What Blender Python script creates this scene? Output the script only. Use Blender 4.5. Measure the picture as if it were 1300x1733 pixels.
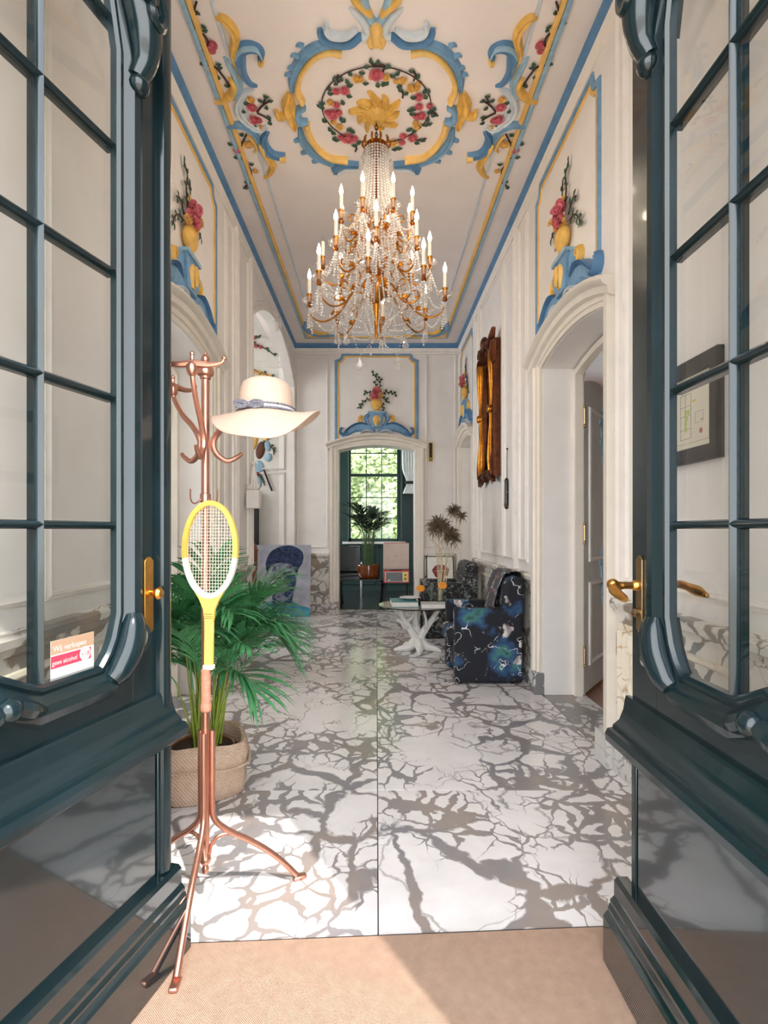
import bpy, bmesh, math, random
from mathutils import Vector, Matrix, Euler
random.seed(7)
PI = math.pi
SC = bpy.context.scene
COL = SC.collection
for o in list(bpy.data.objects):
    bpy.data.objects.remove(o)

# ------------------------------------------------------------------ camera
FPX, VX, VY, EYE = 940.0, 637.0, 898.0, 1.28     # focal length and vanishing point in photo pixels (1300x1733), eye height in metres
cam_d = bpy.data.cameras.new('camera'); cam = bpy.data.objects.new('camera', cam_d); COL.objects.link(cam)
cam.location = (0, 0, EYE); cam.rotation_euler = (PI/2, 0, 0)
cam_d.sensor_fit = 'VERTICAL'; cam_d.sensor_height = 36.0; cam_d.sensor_width = 27.0
cam_d.lens = 36.0*FPX/1733.0
cam_d.shift_x = (650-VX)/1733.0; cam_d.shift_y = (VY-866.5)/1733.0
cam_d.clip_start = 0.02
SC.camera = cam

# ------------------------------------------------------------------ sky, sun, exposure
SKY_STRENGTH, SUN_STRENGTH, EXPOSURE = 6.0, 3.6, 0.50
w = bpy.data.worlds.new('sky'); SC.world = w; w.use_nodes = True
nt = w.node_tree; nt.nodes.clear()
wo = nt.nodes.new('ShaderNodeOutputWorld'); bg = nt.nodes.new('ShaderNodeBackground')
tc = nt.nodes.new('ShaderNodeTexCoord'); sx = nt.nodes.new('ShaderNodeSeparateXYZ')
rp = nt.nodes.new('ShaderNodeValToRGB')
rp.color_ramp.elements[0].position = 0.0; rp.color_ramp.elements[0].color = (0.86, 0.89, 0.92, 1)
rp.color_ramp.elements[1].position = 0.9; rp.color_ramp.elements[1].color = (0.66, 0.76, 0.90, 1)
cn = nt.nodes.new('ShaderNodeTexNoise'); cn.inputs['Scale'].default_value = 2.6; cn.inputs['Detail'].default_value = 5
cr = nt.nodes.new('ShaderNodeValToRGB'); cr.color_ramp.elements[0].position = .42; cr.color_ramp.elements[1].position = .68
mx = nt.nodes.new('ShaderNodeMixRGB'); mx.inputs['Color2'].default_value = (0.97, 0.96, 0.94, 1)
nt.links.new(tc.outputs['Generated'], sx.inputs[0]); nt.links.new(sx.outputs['Z'], rp.inputs[0])
nt.links.new(tc.outputs['Generated'], cn.inputs['Vector']); nt.links.new(cn.outputs[0], cr.inputs[0])
nt.links.new(cr.outputs[0], mx.inputs['Fac']); nt.links.new(rp.outputs[0], mx.inputs['Color1'])
nt.links.new(mx.outputs[0], bg.inputs['Color']); bg.inputs['Strength'].default_value = SKY_STRENGTH
nt.links.new(bg.outputs[0], wo.inputs[0])
sun_d = bpy.data.lights.new('sun', 'SUN'); sun = bpy.data.objects.new('sun', sun_d); COL.objects.link(sun)
sun_d.energy = SUN_STRENGTH; sun_d.angle = math.radians(0.6); sun_d.color = (1.0, 0.94, 0.86)
_el = math.radians(56)
_sd = Vector((-0.49*math.cos(_el), 0.87*math.cos(_el), -math.sin(_el)))
sun.rotation_euler = _sd.to_track_quat('-Z', 'Y').to_euler(); sun.location = (3, -5, 9)
vs = SC.view_settings
vs.view_transform = 'Standard'; vs.look = 'None'; vs.gamma = 1.0; vs.exposure = EXPOSURE; vs.use_curve_mapping = False

# ------------------------------------------------------------------ room measures (metres; x right, y away, z up)
XL, XR, YF, YE, HC = -1.30, 1.30, 0.50, 8.70, 4.20
def at(px, py, Y): return Vector(((px-VX)*Y/FPX, Y, EYE-(py-VY)*Y/FPX))
def floor_at(px, py): Y = EYE*FPX/(py-VY); return Vector(((px-VX)*Y/FPX, Y, 0))
def ceil_at(px, py): Y = (HC-EYE)*FPX/(VY-py); return ((px-VX)*Y/FPX, Y)

# ------------------------------------------------------------------ materials
def lin(c):
    out = []
    for x in c[:3]:
        x = x/255.0
        out.append(x/12.92 if x <= .04045 else ((x+.055)/1.055)**2.4)
    return (*out, 1.0)
class NT:
    def __init__(s, name):
        s.m = bpy.data.materials.new(name); s.m.use_nodes = True; s.t = s.m.node_tree; s.t.nodes.clear()
        s.o = s.n('ShaderNodeOutputMaterial')
    def n(s, typ, **kw):
        x = s.t.nodes.new(typ)
        for k, v in kw.items():
            if k in x.inputs: x.inputs[k].default_value = v
            else: setattr(x, k, v)
        return x
    def l(s, a, b): s.t.links.new(a, b)
    def ramp(s, src, stops, interp='LINEAR'):
        r = s.n('ShaderNodeValToRGB'); e = r.color_ramp.elements; r.color_ramp.interpolation = interp
        while len(e) < len(stops): e.new(0.5)
        for i, (p, c) in enumerate(stops):
            e[i].position = p; e[i].color = c if len(c) == 4 else (*c, 1)
        s.l(src, r.inputs[0]); return r.outputs[0]
    def math(s, op, a, b=None, clamp=False):
        x = s.n('ShaderNodeMath', operation=op); x.use_clamp = clamp
        for i, v in enumerate((a, b)):
            if v is None: continue
            if isinstance(v, (int, float)): x.inputs[i].default_value = v
            else: s.l(v, x.inputs[i])
        return x.outputs[0]
    def mix(s, fac, a, b, blend='MIX'):
        x = s.n('ShaderNodeMixRGB', blend_type=blend)
        for i, v in enumerate((fac, a, b)):
            if isinstance(v, (int, float)): x.inputs[i].default_value = v
            elif isinstance(v, tuple): x.inputs[i].default_value = v
            else: s.l(v, x.inputs[i])
        return x.outputs[0]
    def pos(s): return s.n('ShaderNodeNewGeometry').outputs['Position']
    def noise(s, vec, scale, detail=3, rough=.5):
        x = s.n('ShaderNodeTexNoise', Scale=scale, Detail=detail, Roughness=rough)
        if vec is not None: s.l(vec, x.inputs['Vector'])
        return x
    def bsdf(s, **kw):
        b = s.n('ShaderNodeBsdfPrincipled')
        for k, v in kw.items():
            k = k.replace('_', ' ')
            if isinstance(v, (int, float, tuple)): b.inputs[k].default_value = v
            else: s.l(v, b.inputs[k])
        s.l(b.outputs[0], s.o.inputs[0]); return b
M = {}
def mat(name, c, rough=.6, metal=0, var=.06, vscale=8, bump=0, bscale=60, coat=0, spec=.5, emit=None, objco=True):
    t = NT(name)
    co = t.n('ShaderNodeTexCoord').outputs['Object' if objco else 'Generated']
    nz = t.noise(co, vscale, 4, .55)
    c0 = lin(c); d = tuple(max(0, x*(1-var*2.0)) for x in c0[:3])+(1,); u = tuple(min(1, x*(1+var*1.2)) for x in c0[:3])+(1,)
    cc = t.ramp(nz.outputs[0], [(.3, d), (.7, u)])
    b = t.bsdf(Base_Color=cc, Roughness=rough, Metallic=metal, Specular_IOR_Level=spec, Coat_Weight=coat)
    if coat: b.inputs['Coat Roughness'].default_value = .05
    if bump:
        bn = t.noise(co, bscale, 4, .6); bp = t.n('ShaderNodeBump', Strength=bump, Distance=.01)
        t.l(bn.outputs[0], bp.inputs['Height']); t.l(bp.outputs[0], b.inputs['Normal'])
    if emit:
        b.inputs['Emission Color'].default_value = lin(emit[0]); b.inputs['Emission Strength'].default_value = emit[1]
    M[name] = t.m; return t.m
mat('plaster', (235, 229, 224), .55, var=.03, vscale=3, bump=.05, bscale=25)
mat('ceiling_plaster', (238, 228, 223), .7, var=.03, vscale=2, bump=.04)
mat('trim_white', (238, 231, 223), .4, var=.03)
mat('architrave_cream', (228, 219, 205), .4, var=.03)
mat('stair_plaster', (214, 210, 202), .6, var=.03)
mat('blue', (116, 158, 192), .55, var=.10, vscale=14)
mat('blue_deep', (86, 132, 174), .55, var=.10, vscale=14)
mat('blue_pale', (150, 184, 206), .55, var=.10, vscale=14)
mat('blue_white', (205, 214, 222), .55, var=.06, vscale=14)
mat('gold_paint', (230, 182, 90), .5, var=.12, vscale=16)
mat('gold_pale', (238, 194, 112), .5, var=.08, vscale=16)
mat('stripe_gold', (234, 188, 108), .55, var=.06)
mat('pink', (224, 122, 134), .55, var=.18, vscale=40)
mat('petal_yellow', (240, 196, 116), .55, var=.10, vscale=40)
mat('petal_pale', (236, 190, 190), .55, var=.08, vscale=40)
mat('leaf_paint', (48, 82, 62), .5, var=.2, vscale=30)
mat('twig_paint', (58, 30, 30), .6, var=.2, vscale=30)
mat('door_paint', (17, 33, 37), .2, var=.12, vscale=6, bump=.03, bscale=9, coat=.2, spec=.4)
mat('door_lacquer', (17, 33, 37), .12, var=.12, vscale=6, bump=.012, bscale=5, coat=.9, spec=.6)
mat('brass', (214, 160, 84), .28, 1.0, var=.08, vscale=30)
mat('brass_dull', (172, 146, 108), .35, 1.0, var=.08, vscale=30)
mat('bronze', (150, 84, 34), .3, 1.0, var=.16, vscale=30)
mat('gilt', (196, 126, 44), .3, 1.0, var=.2, vscale=24)
mat('gilt_dark', (92, 46, 20), .35, .7, var=.25, vscale=24, bump=.3, bscale=60)
mat('copper', (196, 142, 122), .3, .9, var=.05, vscale=20)
mat('chrome', (200, 200, 205), .15, 1.0, var=.02)
mat('candle', (246, 240, 226), .5, var=.02)
mat('flame', (255, 238, 205), .4, var=.01, emit=((255, 234, 205), 42.0))
mat('hat_felt', (206, 180, 160), .9, var=.02, bump=.08, bscale=200)
mat('cord_grey', (120, 118, 128), .8, var=.3, vscale=160)
mat('cord_white', (225, 222, 222), .8, var=.1, vscale=160)
mat('wood_yellow', (232, 200, 92), .35, var=.08, vscale=20, coat=.3)
mat('racket_white', (244, 236, 222), .4, var=.03)
mat('grip', (178, 118, 96), .8, var=.14, vscale=60, bump=.2)
mat('string', (238, 226, 205), .5, var=.02)
mat('soil', (66, 44, 34), .95, var=.3, vscale=60, bump=.6)
mat('palm_green', (84, 156, 100), .42, var=.22, vscale=9)
mat('palm_stem', (138, 156, 54), .45, var=.2, vscale=12)
mat('palm_dark', (34, 56, 40), .5, var=.2, vscale=9)
mat('stem_green', (70, 104, 46), .5, var=.2, vscale=9)
mat('pot_brown', (128, 66, 26), .12, var=.12, coat=.6)
mat('white_gloss', (236, 232, 226), .3, var=.03)
mat('white_paint', (238, 234, 228), .5, var=.03)
mat('black_gloss', (16, 17, 19), .15, var=.1, coat=.3)
mat('black_matt', (24, 24, 26), .6, var=.15)
mat('dark_green', (30, 62, 58), .45, var=.08)
mat('dark_frame', (24, 24, 26), .45, var=.2, vscale=20, bump=.15)
mat('paper', (240, 226, 206), .7, var=.02)
mat('ink', (74, 66, 62), .8, var=.02)
mat('ink_yellow', (236, 190, 60), .8, var=.02)
mat('ink_green', (190, 200, 90), .8, var=.02)
mat('ink_red', (196, 72, 72), .8, var=.02)
mat('sticker_red', (184, 58, 80), .5, var=.02)
mat('sticker_white', (214, 212, 208), .5, var=.02)
mat('sticker_tan', (168, 138, 114), .5, var=.02)
mat('ink_pale', (180, 214, 226), .5, var=.02)
mat('teal_book', (70, 132, 138), .4, var=.05)
mat('grey_book', (186, 184, 180), .5, var=.05)
mat('page', (238, 234, 226), .7, var=.05, vscale=40)
mat('plate', (206, 206, 208), .25, var=.04)
mat('orange', (246, 150, 44), .6, var=.15, vscale=40)
mat('dry_brown', (112, 94, 74), .85, var=.25, vscale=20)
mat('dry_stem', (206, 192, 160), .7, var=.12, vscale=20)
mat('spiky_grey', (128, 140, 128), .6, var=.15, vscale=20)
mat('wood_brown', (128, 78, 48), .4, var=.2, vscale=5, coat=.2)
mat('wood_dark', (74, 46, 30), .35, var=.25, vscale=5, coat=.2)
mat('wood_ceiling', (92, 54, 26), .45, var=.25, vscale=4)
mat('floor_dark', (62, 60, 62), .22, var=.2, vscale=4, coat=.3)
mat('red_trim', (178, 58, 58), .45, var=.05)
mat('case_cream', (214, 194, 182), .6, var=.04, bump=.1, bscale=200)
mat('grille_grey', (120, 122, 126), .6, var=.15, vscale=120)
mat('gold_plate', (196, 170, 96), .35, .8, var=.05)
mat('canvas_grey', (166, 166, 176), .85, var=.14, vscale=5, bump=.2)
mat('paint_face', (118, 126, 142), .85, var=.5, vscale=13, bump=.2)
mat('paint_light', (186, 188, 196), .85, var=.25, vscale=20, bump=.2)
mat('paint_dark', (38, 52, 84), .85, var=.6, vscale=18, bump=.2)
mat('paint_navy', (34, 60, 100), .85, var=.55, vscale=15, bump=.2)
mat('paint_teal', (58, 142, 166), .85, var=.3, vscale=9, bump=.2)
mat('lip_red', (150, 62, 56), .7, var=.35, vscale=40)
mat('mural_blue', (150, 182, 200), .7, var=.12)
mat('mural_brown', (96, 54, 34), .7, var=.2)
mat('gravel', (196, 186, 170), .95, var=.2, vscale=30, bump=.4)
mat('statue', (240, 236, 232), .45, var=.03)
mat('joint_dark', (70, 66, 66), .8, var=.1)
mat('drape_white', (226, 228, 226), .85, var=.05)
mat('house_brick', (176, 150, 130), .85, var=.12)

def marble(name, white, grey, brown, scale, wmul, rough=.18, seed=(0, 0, 0), bias=0.0):
    t = NT(name); oi = t.n('ShaderNodeObjectInfo')
    off = t.n('ShaderNodeVectorMath', operation='MULTIPLY_ADD'); off.inputs[1].default_value = (3.7, 2.3, 5.1); off.inputs[2].default_value = seed
    t.l(oi.outputs['Location'], off.inputs[0])
    p = t.n('ShaderNodeVectorMath', operation='ADD'); t.l(t.pos(), p.inputs[0]); t.l(off.outputs[0], p.inputs[1])
    base = p.outputs[0]
    def warped(ns, amt, src):
        nz = t.noise(src, ns, 3, .55)
        sub = t.n('ShaderNodeVectorMath', operation='SUBTRACT'); sub.inputs[1].default_value = (.5, .5, .5); t.l(nz.outputs['Color'], sub.inputs[0])
        ma = t.n('ShaderNodeVectorMath', operation='MULTIPLY_ADD'); ma.inputs[1].default_value = (amt,)*3; t.l(sub.outputs[0], ma.inputs[0]); t.l(src, ma.inputs[2])
        return ma.outputs[0]
    w1 = warped(2.2*scale/3, .24, base); w2 = warped(11*scale/3, .05, w1)
    stretch = t.n('ShaderNodeMapping'); stretch.inputs['Scale'].default_value = (1.0, .72, 1.0); stretch.inputs['Rotation'].default_value = (0, 0, .5)
    t.l(w2, stretch.inputs['Vector'])
    def vein(sc, lo, hi, nsc, seedoff, soft):
        v = t.n('ShaderNodeTexVoronoi', feature='DISTANCE_TO_EDGE', Scale=sc); t.l(stretch.outputs[0], v.inputs['Vector'])
        nz = t.noise(warped(1, 0, base), nsc, 2, .5)
        wdt = t.math('MULTIPLY', t.math('SUBTRACT', nz.outputs[0], lo, True), hi)
        d = t.math('SUBTRACT', wdt, v.outputs['Distance'])
        return t.math('ADD', t.math('MULTIPLY', d, soft), .0, True)
    a = vein(scale*.8, .40-bias, wmul*.75, 1.3, 0, 38)
    b = vein(scale*2.4, .455-bias, wmul*1.15, 1.9, 1, 40)
    c = vein(scale*.5, .30, wmul*.10, .7, 2, 60)
    g = t.math('MAXIMUM', t.math('MAXIMUM', a, t.math('MULTIPLY', b, .95)), t.math('MULTIPLY', c, .8))
    cl = t.noise(base, 5, 4, .6)
    wcol = t.ramp(cl.outputs[0], [(.3, lin(tuple(x*.94 for x in white))), (.65, lin(white))])
    tn = t.noise(base, 2.1, 3, .6)
    gcol = t.ramp(tn.outputs[0], [(.42, lin(grey)), (.62, lin(brown))])
    gv = t.noise(w2, 14, 4, .7)
    gcol = t.mix(t.math('MULTIPLY', gv.outputs[0], .45), gcol, lin(tuple(min(255, x*1.28) for x in grey)))
    col = t.mix(g, wcol, gcol)
    t.bsdf(Base_Color=col, Roughness=rough, Specular_IOR_Level=.5)
    M[name] = t.m
marble('marble_floor', (240, 234, 232), (128, 125, 128), (150, 134, 122), 3.8, .57, .17, bias=.020)
marble('marble_dado', (226, 220, 210), (122, 120, 118), (160, 132, 104), 3.4, .6, .25, (4, 9, 2))
marble('marble_cream', (236, 226, 208), (170, 150, 124), (196, 158, 106), 2.2, .22, .25, (8, 3, 5))
marble('marble_base', (212, 208, 204), (118, 116, 116), (140, 124, 112), 4.0, .7, .25, (1, 6, 8))

t = NT('glass')          # thin window glass: clear with Fresnel reflection
lw = t.n('ShaderNodeLayerWeight', Blend=.5); tr = t.n('ShaderNodeBsdfTransparent', Color=(.97, .98, .975, 1)); gl = t.n('ShaderNodeBsdfGlossy', Roughness=.02)
ff = t.math('ADD', t.math('MULTIPLY', t.math('POWER', lw.outputs['Facing'], 4.0), .6), .03)
ms = t.n('ShaderNodeMixShader'); t.l(ff, ms.inputs[0]); t.l(tr.outputs[0], ms.inputs[1]); t.l(gl.outputs[0], ms.inputs[2]); t.l(ms.outputs[0], t.o.inputs[0])
M['glass'] = t.m
for nm_, body_ in (('crystal', .86), ('crystal_clear', .22)):        # cut crystal: bright facets over a clear body
  t = NT(nm_)
  lw = t.n('ShaderNodeLayerWeight', Blend=.45); tr = t.n('ShaderNodeBsdfTransparent', Color=(.9, .88, .86, 1)); gl = t.n('ShaderNodeBsdfGlossy', Roughness=.06, Color=(1, .98, .96, 1))
  df = t.n('ShaderNodeBsdfTranslucent', Color=(.95, .92, .89, 1)); dd = t.n('ShaderNodeBsdfDiffuse', Color=(.92, .89, .86, 1))
  m0 = t.n('ShaderNodeMixShader', Fac=.5); t.l(df.outputs[0], m0.inputs[1]); t.l(dd.outputs[0], m0.inputs[2])
  m1 = t.n('ShaderNodeMixShader', Fac=body_); t.l(tr.outputs[0], m1.inputs[1]); t.l(m0.outputs[0], m1.inputs[2])
  m2 = t.n('ShaderNodeMixShader'); t.l(lw.outputs['Facing'], m2.inputs[0]); t.l(m1.outputs[0], m2.inputs[1]); t.l(gl.outputs[0], m2.inputs[2]); t.l(m2.outputs[0], t.o.inputs[0])
  M[nm_] = t.m
t = NT('mirror_glass'); t.bsdf(Base_Color=(.85, .86, .85, 1), Metallic=1.0, Roughness=.03); M['mirror_glass'] = t.m
def wovenmat(name, c1, c2, sc):
    t = NT(name); co = t.n('ShaderNodeTexCoord').outputs['Object']
    w1 = t.n('ShaderNodeTexWave', Scale=sc, Distortion=1.2, bands_direction='Z'); w1.inputs['Detail Scale'].default_value = 3
    w2 = t.n('ShaderNodeTexWave', Scale=sc*.8, Distortion=1.2, bands_direction='DIAGONAL')
    t.l(co, w1.inputs['Vector']); t.l(co, w2.inputs['Vector'])
    mm = t.math('MULTIPLY', w1.outputs['Fac'], w2.outputs['Fac'])
    nz = t.noise(co, 30, 4, .6)
    cc = t.mix(t.math('MULTIPLY', t.math('ADD', mm, nz.outputs[0]), .6, True), lin(c1), lin(c2))
    b = t.bsdf(Base_Color=cc, Roughness=.9)
    bp = t.n('ShaderNodeBump', Strength=.7, Distance=.006); t.l(mm, bp.inputs['Height']); t.l(bp.outputs[0], b.inputs['Normal'])
    M[name] = t.m
wovenmat('jute', (172, 138, 112), (240, 214, 190), 42)
wovenmat('mat_fibre', (150, 120, 102), (204, 170, 146), 130)
def printmat(name, base, mids, light, line, sc, lscale):
    t = NT(name); co = t.n('ShaderNodeTexCoord').outputs['Object']
    n1 = t.noise(co, sc, 3, .5); n2 = t.noise(co, sc*1.7, 4, .6)
    mp = t.n('ShaderNodeMapping'); mp.inputs['Location'].default_value = (3, 7, 1); t.l(co, mp.inputs['Vector'])
    n3 = t.noise(mp.outputs[0], lscale, 3, .55); n4 = t.noise(mp.outputs[0], sc*1.5, 4, .55)
    n5 = t.n('ShaderNodeTexWave', Scale=sc*1.1, Distortion=6, Detail=3); t.l(co, n5.inputs['Vector'])
    c = t.ramp(n1.outputs[0], [(0, lin(base)), (.54, lin(base)), (.60, lin(mids[0])), (.66, lin(mids[1])), (.71, lin(base))])
    c = t.mix(t.ramp(n4.outputs[0], [(.585, (0, 0, 0, 1)), (.63, (1, 1, 1, 1))]), c, t.mix(n5.outputs['Fac'], lin(mids[2]), lin(light)))
    ln = t.ramp(t.math('ABSOLUTE', t.math('SUBTRACT', n3.outputs[0], .5)), [(.003, (1, 1, 1, 1)), (.008, (0, 0, 0, 1))])
    c = t.mix(t.math('MULTIPLY', ln, t.ramp(n2.outputs[0], [(.46, (0, 0, 0, 1)), (.54, (1, 1, 1, 1))])), c, lin(line))
    t.bsdf(Base_Color=c, Roughness=.75); M[name] = t.m
printmat('floral_print', (14, 16, 26), [(36, 70, 110), (62, 118, 112), (150, 140, 140)], (226, 216, 208), (232, 230, 232), 3.4, 4.2)
printmat('grey_print', (34, 36, 38), [(90, 92, 92), (140, 140, 138), (110, 110, 108)], (180, 178, 172), (190, 190, 186), 14, 16)
printmat('throw_print', (70, 72, 76), [(120, 84, 80), (150, 150, 152), (110, 112, 118)], (196, 194, 192), (30, 30, 36), 9, 12)
# ------------------------------------------------------------------ mesh helpers
class Fr:
    """flat frame: (a, b, c) -> origin + u*a + v*b + n*c"""
    def __init__(s, o, u, v, n): s.o, s.u, s.v, s.n = Vector(o), Vector(u), Vector(v), Vector(n)
    def __call__(s, a, b, c=0.0): return s.o+s.u*a+s.v*b+s.n*c
    def mat(s, a, b, c=0.0, rot=0.0, sc=1.0):
        cu = s.u*math.cos(rot)+s.v*math.sin(rot); cv = s.v*math.cos(rot)-s.u*math.sin(rot)
        m = Matrix(((cu.x, cv.x, s.n.x), (cu.y, cv.y, s.n.y), (cu.z, cv.z, s.n.z))).to_4x4()
        m.translation = s(a, b, c); return m @ Matrix.Diagonal((sc, sc, sc, 1))
F_R = Fr((XR, 0, 0), (0, 1, 0), (0, 0, 1), (-1, 0, 0))
F_L = Fr((XL, 0, 0), (0, 1, 0), (0, 0, 1), (1, 0, 0))
F_E = Fr((0, YE, 0), (1, 0, 0), (0, 0, 1), (0, -1, 0))
F_C = Fr((0, 0, HC), (1, 0, 0), (0, 1, 0), (0, 0, -1))
F_W = Fr((0, 0, 0), (1, 0, 0), (0, 1, 0), (0, 0, 1))
def crom(pts, res=6):
    """Catmull-Rom through tuples of any length"""
    if len(pts) < 3: 
        a, b = pts; return [tuple(x+(y-x)*i/res for x, y in zip(a, b)) for i in range(res+1)]
    P = [tuple(2*x-y for x, y in zip(pts[0], pts[1]))]+list(pts)+[tuple(2*x-y for x, y in zip(pts[-1], pts[-2]))]
    out = []
    for i in range(1, len(P)-2):
        for k in range(res):
            t = k/res
            out.append(tuple(.5*((2*b)+(-a+c)*t+(2*a-5*b+4*c-d)*t*t+(-a+3*b-3*c+d)*t**3) for a, b, c, d in zip(P[i-1], P[i], P[i+1], P[i+2])))
    out.append(tuple(pts[-1])); return out
class MB:
    def __init__(s): s.v, s.f = [], []
    def add(s, vs, fs):
        k = len(s.v); s.v += [Vector(p) for p in vs]; s.f += [tuple(i+k for i in f) for f in fs]; return s
    def box(s, c, d, rz=0, M4=None):
        x, y, z = (k/2 for k in d)
        vs = [Vector((a*x, b*y, e*z)) for e in (-1, 1) for b in (-1, 1) for a in (-1, 1)]
        R = M4 or Matrix.Translation(Vector(c)) @ Matrix.Rotation(rz, 4, 'Z')
        return s.add([R @ p for p in vs], [(0, 2, 3, 1), (4, 5, 7, 6), (0, 1, 5, 4), (2, 6, 7, 3), (0, 4, 6, 2), (1, 3, 7, 5)])
    def b2(s, lo, hi): return s.box([(a+b)/2 for a, b in zip(lo, hi)], [abs(b-a) for a, b in zip(lo, hi)])
    def fbox(s, F, a0, a1, b0, b1, c0, c1):
        vs = [F(a, b, c) for c in (c0, c1) for b in (b0, b1) for a in (a0, a1)]
        return s.add(vs, [(0, 2, 3, 1), (4, 5, 7, 6), (0, 1, 5, 4), (2, 6, 7, 3), (0, 4, 6, 2), (1, 3, 7, 5)])
    def tube(s, pts, r, n=8, caps=True, closed=False):
        P = [Vector(p) for p in pts]; m = len(P)
        R = r if isinstance(r, (list, tuple)) else [r]*m
        tang = []
        for i in range(m):
            a = P[i-1] if (i or closed) else P[i]; b = P[(i+1) % m] if (i < m-1 or closed) else P[i]
            t = (b-a); tang.append(t.normalized() if t.length > 1e-9 else Vector((0, 0, 1)))
        up = Vector((0, 0, 1)) if abs(tang[0].z) < .9 else Vector((1, 0, 0))
        nx = tang[0].cross(up).normalized(); vs = []
        for i in range(m):
            nx = (nx-tang[i]*nx.dot(tang[i])); nx = nx.normalized() if nx.length > 1e-6 else tang[i].orthogonal().normalized()
            ny = tang[i].cross(nx)
            for k in range(n):
                a = 2*PI*k/n; vs.append(P[i]+(nx*math.cos(a)+ny*math.sin(a))*R[i])
        fs = []
        for i in range(m if closed else m-1):
            for k in range(n):
                a, b = i*n+k, i*n+(k+1) % n; c, d = ((i+1) % m)*n+(k+1) % n, ((i+1) % m)*n+k
                fs.append((a, b, c, d))
        if caps and not closed: fs += [tuple(range(n-1, -1, -1)), tuple(range((m-1)*n, m*n))]
        return s.add(vs, fs)
    def stube(s, pts, r, n=8, res=5):
        rr = r if isinstance(r, (list, tuple)) else [r]*len(pts)
        q = crom([(*p, x) for p, x in zip(pts, rr)], res)
        return s.tube([p[:3] for p in q], [max(1e-4, p[3]) for p in q], n)
    def lathe(s, prof, c=(0, 0, 0), n=16, M4=None, a0=0, a1=2*PI):
        full = abs(a1-a0-2*PI) < 1e-6; m = n if full else n+1
        T = M4 or Matrix.Translation(Vector(c)); vs = []
        for r, z in prof:
            for k in range(m):
                a = a0+(a1-a0)*k/n; vs.append(T @ Vector((r*math.cos(a), r*math.sin(a), z)))
        fs = []
        for i in range(len(prof)-1):
            for k in range(n):
                k2 = (k+1) % m; fs.append((i*m+k, i*m+k2, (i+1)*m+k2, (i+1)*m+k))
        if full:
            if prof[0][0] > 1e-4: fs.append(tuple(range(m-1, -1, -1)))
            if prof[-1][0] > 1e-4: fs.append(tuple(range((len(prof)-1)*m, len(prof)*m)))
        return s.add(vs, fs)
    def ball(s, c, r, n=12, m=8, sc=(1, 1, 1), M4=None):
        T = (M4 or Matrix.Translation(Vector(c))) @ Matrix.Diagonal((*sc, 1))
        return s.lathe([(max(1e-5, r*math.sin(PI*i/m)), -r*math.cos(PI*i/m)) for i in range(m+1)], M4=T, n=n)
    def prism(s, F, poly, c0, c1):
        m = len(poly); vs = [F(a, b, c0) for a, b in poly]+[F(a, b, c1) for a, b in poly]
        return s.add(vs, [tuple(range(m-1, -1, -1)), tuple(range(m, 2*m))]+[(i, (i+1) % m, m+(i+1) % m, m+i) for i in range(m)])
    def sweep(s, F, path, prof, closed=False):
        """profile of (offset to the left of the path, height) swept with mitres along a 2D path in frame F"""
        P = [Vector(p) for p in path]; m = len(P); q = len(prof); vs = []
        for i in range(m):
            d0 = (P[i]-P[i-1]) if (i or closed) else (P[1]-P[0])
            d1 = (P[(i+1) % m]-P[i]) if (i < m-1 or closed) else (P[i]-P[i-1])
            n0 = Vector((-d0.y, d0.x)).normalized(); n1 = Vector((-d1.y, d1.x)).normalized()
            nn = (n0+n1); nn = nn/max(.25, nn.dot(n0)) if nn.length > 1e-6 else n0
            for o, h in prof: p = P[i]+nn*o; vs.append(F(p.x, p.y, h))
        fs = []
        for i in range(m if closed else m-1):
            j = (i+1) % m
            for k in range(q-1): fs.append((i*q+k, i*q+k+1, j*q+k+1, j*q+k))
        if not closed: fs += [tuple(range(q)), tuple(range(m*q-1, (m-1)*q-1, -1))]
        return s.add(vs, fs)
    def relief(s, F, pts, ws, h, n=6, res=6, flute=0.0, base=0.0):
        """raised plaster stroke: half-round ribbon lying on frame F"""
        q = crom([(*p, w) for p, w in zip(pts, ws)], res); m = len(q); wm = max(ws); vs = []
        for i in range(m):
            a = q[max(0, i-1)]; b = q[min(m-1, i+1)]; t = Vector((b[0]-a[0], b[1]-a[1]))
            t = t.normalized() if t.length > 1e-9 else Vector((1, 0)); nn = Vector((-t.y, t.x)); w_ = max(.0015, q[i][2])
            for k in range(n+1):
                an = PI*k/n; hh = h*math.sqrt(min(1, w_/wm))*(math.sin(an)**.7)*(1-flute*.5*(1-math.cos(an*6)))
                o = math.cos(an)*w_/2; vs.append(F(q[i][0]+nn.x*o, q[i][1]+nn.y*o, base+hh-.001))
        fs = [(i*(n+1)+k, i*(n+1)+k+1, (i+1)*(n+1)+k+1, (i+1)*(n+1)+k) for i in range(m-1) for k in range(n)]
        fs += [tuple(range(n, -1, -1)), tuple(range((m-1)*(n+1), m*(n+1)))]
        return s.add(vs, fs)
    def mesh(s, name, material, inv=None, sharp=38):
        bm = bmesh.new(); vv = [bm.verts.new((inv @ p) if inv else p) for p in s.v]
        for f in s.f:
            try: bm.faces.new([vv[i] for i in f])
            except ValueError: pass
        bmesh.ops.recalc_face_normals(bm, faces=bm.faces)
        lim = math.radians(sharp)
        for f in bm.faces: f.smooth = True
        for e in bm.edges:
            if len(e.link_faces) == 2 and e.calc_face_angle(0) > lim: e.smooth = False
        me = bpy.data.meshes.new(name); bm.to_mesh(me); bm.free(); me.materials.append(M[material] if isinstance(material, str) else material)
        return me
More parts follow.
